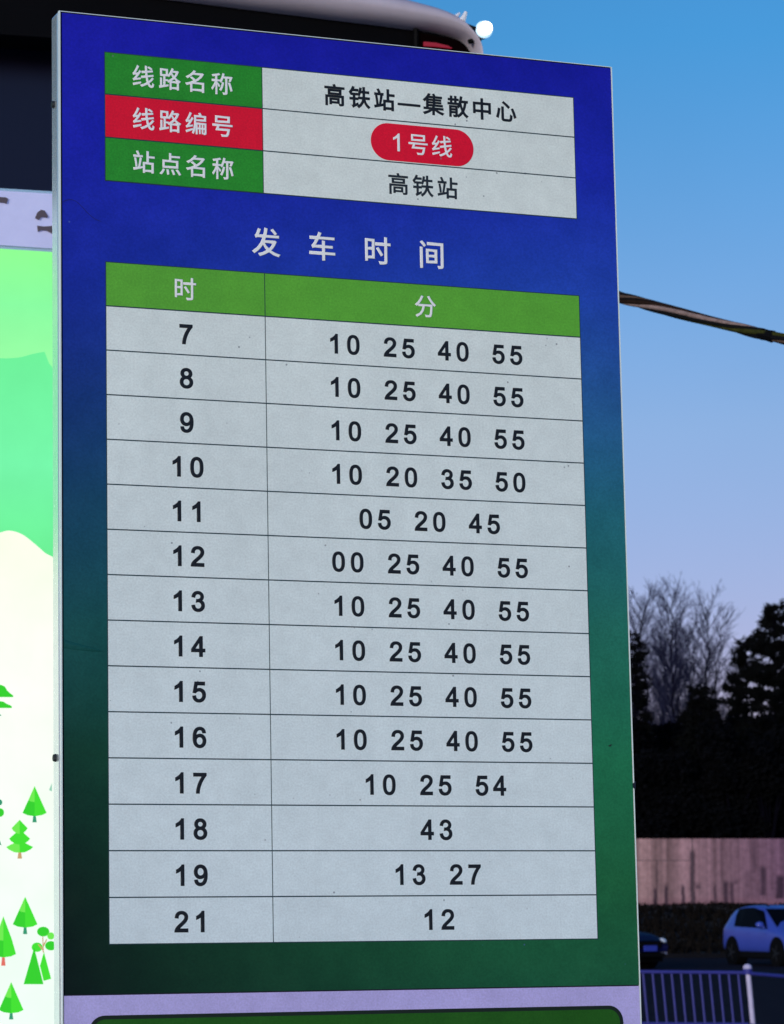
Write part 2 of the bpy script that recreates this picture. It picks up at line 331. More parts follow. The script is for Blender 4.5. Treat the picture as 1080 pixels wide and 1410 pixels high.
# ------------------------------------------------------------------ cars on the road
M_tyre = mat('tyre_rubber', (.004, .004, .005), .9, spec=.05); M_rim = mat('dark_rim', (.012, .012, .015), .5, .3)
M_glass = mat('dark_car_glass', (.002, .0025, .005), .3, spec=.01); M_blk = mat('black_plastic', (.004, .004, .005), .8, spec=.05)
def car(name, base, heading, paint, label, suv=True, plate=None, lamp=None, L=4.3, Wd=1.8, Hh=1.56):
    """local: +x forward, y left, z up; origin on the ground under the middle"""
    M = T(*base) @ Matrix.Rotation(heading, 4, 'Z'); root = empty(name, M, label, 'car')
    hw = Wd / 2
    # stations: x, z sill, z belt, z roof(or top of bonnet), half width belt, half width roof
    S = [(-2.13, .48, .90, .98, .70, .55), (-2.05, .34, .97, 1.12, .82, .62), (-1.85, .27, 1.00, 1.40, .87, .62), (-1.45, .26, 1.00, 1.51, .89, .66), (-.9, .26, .98, 1.555, .895, .68), (-.35, .26, .965, 1.565, .90, .68), (.15, .26, .95, 1.525, .90, .66),
         (1.02, .26, .94, 1.00, .895, .70), (1.6, .27, .86, .955, .88, .68), (1.95, .30, .76, .87, .83, .62), (2.13, .42, .66, .72, .72, .52)]
    k = Hh / 1.56; S = [(x * L / 4.3, a, b * (k if not suv else 1), c * k, d * Wd / 1.8, e * Wd / 1.8) for x, a, b, c, d, e in S]
    b = MB(); rings = []
    for (x, zs, zb, zr, wb, wr) in S:
        half = [(wb * .93, zs), (wb * .99, zs + .12), (wb * 1.0, (zs + zb) / 2), (wb * .985, zb - .06), (wb * .955, zb), (wr * 1.03, zr - .05), (wr * .9, zr), (wr * .45, zr + .015)]
        rings.append([(x, y, z) for y, z in half] + [(x, -y, z) for y, z in reversed(half)])
    n = 16; vs = [v for q in rings for v in q]; fs = []
    for i in range(len(rings) - 1):
        for j in range(n): fs.append((i * n + j, i * n + (j + 1) % n, (i + 1) * n + (j + 1) % n, (i + 1) * n + j))
    fs += [tuple(range(n)), tuple((len(rings) - 1) * n + j for j in range(n - 1, -1, -1))]
    b.add(vs, fs); o = b.build('body', paint, root, smooth=True)
    md = o.modifiers.new('s', 'SUBSURF'); md.levels = md.render_levels = 1
    def R(i, j): return Vector(rings[i][j % n])
    def pane(nm, quad, off, parent=root, inset=.1):
        c = sum(quad, Vector()) / len(quad); nrm = (quad[1] - quad[0]).cross(quad[2] - quad[1]).normalized()
        if nrm.dot(c - Vector((0, 0, .8))) < 0: nrm = -nrm
        mb = MB(); q = [c + (p - c) * (1 - inset) + nrm * off for p in quad]; mb.prism(q, nrm * .012); return mb.build(nm, M_glass, parent)
    for sd in (0, 1):
        J = (lambda j: j) if sd == 0 else (lambda j: n - 1 - j)
        up = lambda i: R(i, J(5)); lo = lambda i: R(i, J(4))
        rear = [lo(3).lerp(lo(4), .35), lo(4).lerp(lo(5), .22), up(4).lerp(up(5), .22), up(3).lerp(up(4), .35), lo(3).lerp(up(3), .62).lerp(lo(4).lerp(up(4), .62), .22)]
        front = [lo(4).lerp(lo(5), .25), lo(6).lerp(lo(7), .72), up(6).lerp(up(7), .10), up(5), up(4).lerp(up(5), .25)]
        pil = [lo(4).lerp(lo(5), .1), lo(4).lerp(lo(5), .5), up(4).lerp(up(5), .5), up(4).lerp(up(5), .1)]; pane('pillar_trim', pil, -.006, inset=.04)
        pane('side_window', rear, -.004, inset=.05); pane('side_window', front, -.004, inset=.05)
    pane('windscreen', [R(6, 5).lerp(R(7, 5), .12), R(6, 10).lerp(R(7, 10), .12), R(7, 10).lerp(R(7, 11), .2), R(7, 5).lerp(R(7, 4), .2)], .065, inset=.02)
    pane('rear_window', [R(2, 5), R(2, 10), R(1, 10), R(1, 5)], .0, inset=.1)
    xw = (-1.30 * L / 4.3, 1.33 * L / 4.3)
    for x in xw:
        for sgn in (1, -1):
            y = sgn * (hw - .10)
            a = MB(); a.tube([(x, sgn * (hw + .004), .36), (x, sgn * (hw - .30), .36)], [.395, .395], 24); a.build('wheel_arch', M_blk, root)
            w = MB(); w.tube([(x, sgn * (hw + .012), .335), (x, sgn * (hw + .018), .335), (x, sgn * (hw - .21), .335)], [.29, .335, .335], 28); wo = w.build('wheel', M_tyre, root)
            rm = MB(); yy = sgn * (hw + .020); rm.tube([(x, yy, .335), (x, yy + sgn * .006, .335)], [.06, .05], 12)
            for q in range(5):
                aa = q * 2 * math.pi / 5; c, s_ = math.cos(aa), math.sin(aa); p = Vector((x, yy, .335)); d = Vector((c, 0, s_)); t_ = Vector((-s_, 0, c))
                rm.prism([p + d * .04 + t_ * .03, p + d * .22 + t_ * .018, p + d * .22 - t_ * .018, p + d * .04 - t_ * .03], Vector((0, sgn * .006, 0)))
            rm.build('rim', M_rim, wo)
    cl = MB()
    for sgn in (1, -1): cl.box(xw[0] + .38, xw[1] - .38, sgn * (hw - .05) - .025, sgn * (hw - .05) + .06 * (sgn > 0) - .0 + (.0 if sgn > 0 else .0), .20, .36)
    cl.box(-1.9, 1.95, -hw * .86, hw * .86, .17, .30); cl.build('underbody', M_blk, root)
    for sgn in (1, -1):
        mm = MB(); mm.sphere((.62, sgn * (hw + .11), 1.06), .12, 12, 8, .75, 1.0, .68); mm.box(.60, .66, sgn * hw * .96 if sgn > 0 else sgn * (hw + .05), sgn * (hw + .05) if sgn > 0 else sgn * hw * .96, .97, 1.02); mm.build('mirror', paint, root, smooth=True)
        h = MB(); h.sphere((2.00 * L / 4.3, sgn * hw * .70, .72 * k), .15, 14, 8, .62, 1.0, .55); h.build('headlight', lamp or mat('headlight_lens', (.5, .52, .6), .15, .3), root, smooth=True)
        h = MB(); h.box(2.02 * L / 4.3, 2.11 * L / 4.3, sgn * hw * .66 - .10, sgn * hw * .66 + .10, .36, .41); h.build('fog_lamp', mat('fog_lamp_lens', (.35, .36, .5), .3), root)
        h = MB(); h.sphere((-2.02 * L / 4.3, sgn * hw * .72, .92 * k), .12, 10, 8, .5, 1.2, .8); h.build('tail_light', mat('tail_lens', (.12, .01, .02), .3), root, smooth=True)
        for xx in (.62, -.42): d = MB(); d.box(xx, xx + .16, sgn * (hw * .985) - .012, sgn * (hw * .985) + .022, .82, .85); d.build('door_handle', paint, root)
    gr = MB(); gr.box(2.05 * L / 4.3, 2.16 * L / 4.3, -.42, .42, .52, .66); gr.box(2.05 * L / 4.3, 2.165 * L / 4.3, -.55, .55, .30, .40); gr.build('grille', M_blk, root)
    if suv:
        rr = MB()
        for sgn in (1, -1): rr.tube([(-1.5, sgn * .60, 1.55), (-1.2, sgn * .61, 1.60), (.1, sgn * .61, 1.60), (.35, sgn * .60, 1.545)], .018, 6)
        rr.build('roof_rail', M_blk, root)
    if plate:
        p = MB(); p.box(2.165 * L / 4.3, 2.185 * L / 4.3, -.24, .24, .44, .58); p.build('number_plate', plate, root)
    return root
M_duskwhite = mat('white_paint_dusk_blue', (.042, .072, .42), .35, 0, .05, 2, coat=.15)  # a white car: the blue of the dusk sky is put into its paint
M_navy = mat('navy_paint', (.004, .005, .040), .5, spec=.04)
M_plate = mat('plate_blue', (.03, .05, .45), .5)
def place_car(pxr, pyr, Yr, heading, local):   # put the given local ground point under a photo position
    p = at(pxr, pyr, Yr); q = Matrix.Rotation(heading, 3, 'Z') @ Vector(local); return (p.x - q.x, p.y - q.y, 0.003)
h1 = -rad(70.5)
car('parked_suv', place_car(1008.5, 1326, 84.5, h1, (-1.30, -.9, 0)), h1, M_duskwhite, 'white compact suv, tinted by blue dusk light, turned towards us on the road at the right edge')
h2 = -rad(46)
car('parked_car', place_car(908, 1326, 79.0, h2, (1.96, .62, 0)), h2, M_navy, 'dark navy car half hidden behind the timetable panel, one pale headlight showing', False, M_plate, mat('pale_headlight', (.75, .76, .85), .2, coat=.6), 4.4, 1.8, 1.46)

# ------------------------------------------------------------------ guard rail by the road
M_rail = mat('rail_paint_dusk_blue', (.018, .020, .22), .6, 0, .15, 10); M_post = mat('white_post_paint', (.50, .45, .66), .5, 0, .15, 15)  # white rails and bars, with the blue dusk light put into their colour
FY = 34.9
fence = tag(bpy.data.objects.new('guard_rail', None), 'white metal guard rail, tinted by blue dusk light, with thin upright bars and white capped posts along the road', 'railing'); COL.objects.link(fence)
fp = lambda px, py, Y=FY: at(px, py, Y)
ztop = fp(900, 1338).z; zlow = fp(900, 1409).z; lean = .088
xp = fp(1026, 1338).x
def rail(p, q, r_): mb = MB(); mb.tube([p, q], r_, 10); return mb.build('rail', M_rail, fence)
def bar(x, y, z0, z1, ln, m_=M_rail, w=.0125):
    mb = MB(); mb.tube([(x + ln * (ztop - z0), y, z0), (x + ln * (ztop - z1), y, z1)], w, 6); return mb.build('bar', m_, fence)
for sec in range(3):
    x1 = xp - sec * 1.86; x0 = x1 - 1.86
    rail((x0, FY, ztop + .004), (x1, FY, ztop - .012), .019); rail((x0 + .03, FY, zlow), (x1 + .03, FY, zlow - .012), .016)
    for k in range(1, 17): bar(x1 - .075 - (k - 1) * .1045, FY, zlow, ztop, lean)
def post(x, y):
    mb = MB(); zt = fp(900, 1331).z; mb.tube([(x + lean * (ztop + .02), y, -.02), (x, y, zt)], .028, 14); po = mb.build('post', M_post, fence, smooth=False)
    cp = MB(); cp.sphere((x, y, zt - .01), .048, 14, 8, 1, 1, .8); cp.tube([(x, y, zt - .075), (x, y, zt - .01)], .047, 14); cp.build('post_cap', M_post, po, smooth=True)
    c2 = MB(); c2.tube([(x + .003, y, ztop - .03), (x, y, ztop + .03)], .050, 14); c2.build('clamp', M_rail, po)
post(xp + .03, FY)
for s in (1, 2, 3): post(xp - 1.86 * s, FY)
# right of the post the rail turns towards the pavement
pa = Vector((xp + .05, FY, ztop - .02)); pb = pa + Vector((3.0 * .30, -3.0 * .954, -0.04)); 
rail(pa, pb, .019); rail(pa - Vector((0, 0, ztop - zlow)), pb - Vector((0, 0, ztop - zlow)), .016); post(pb.x, pb.y)


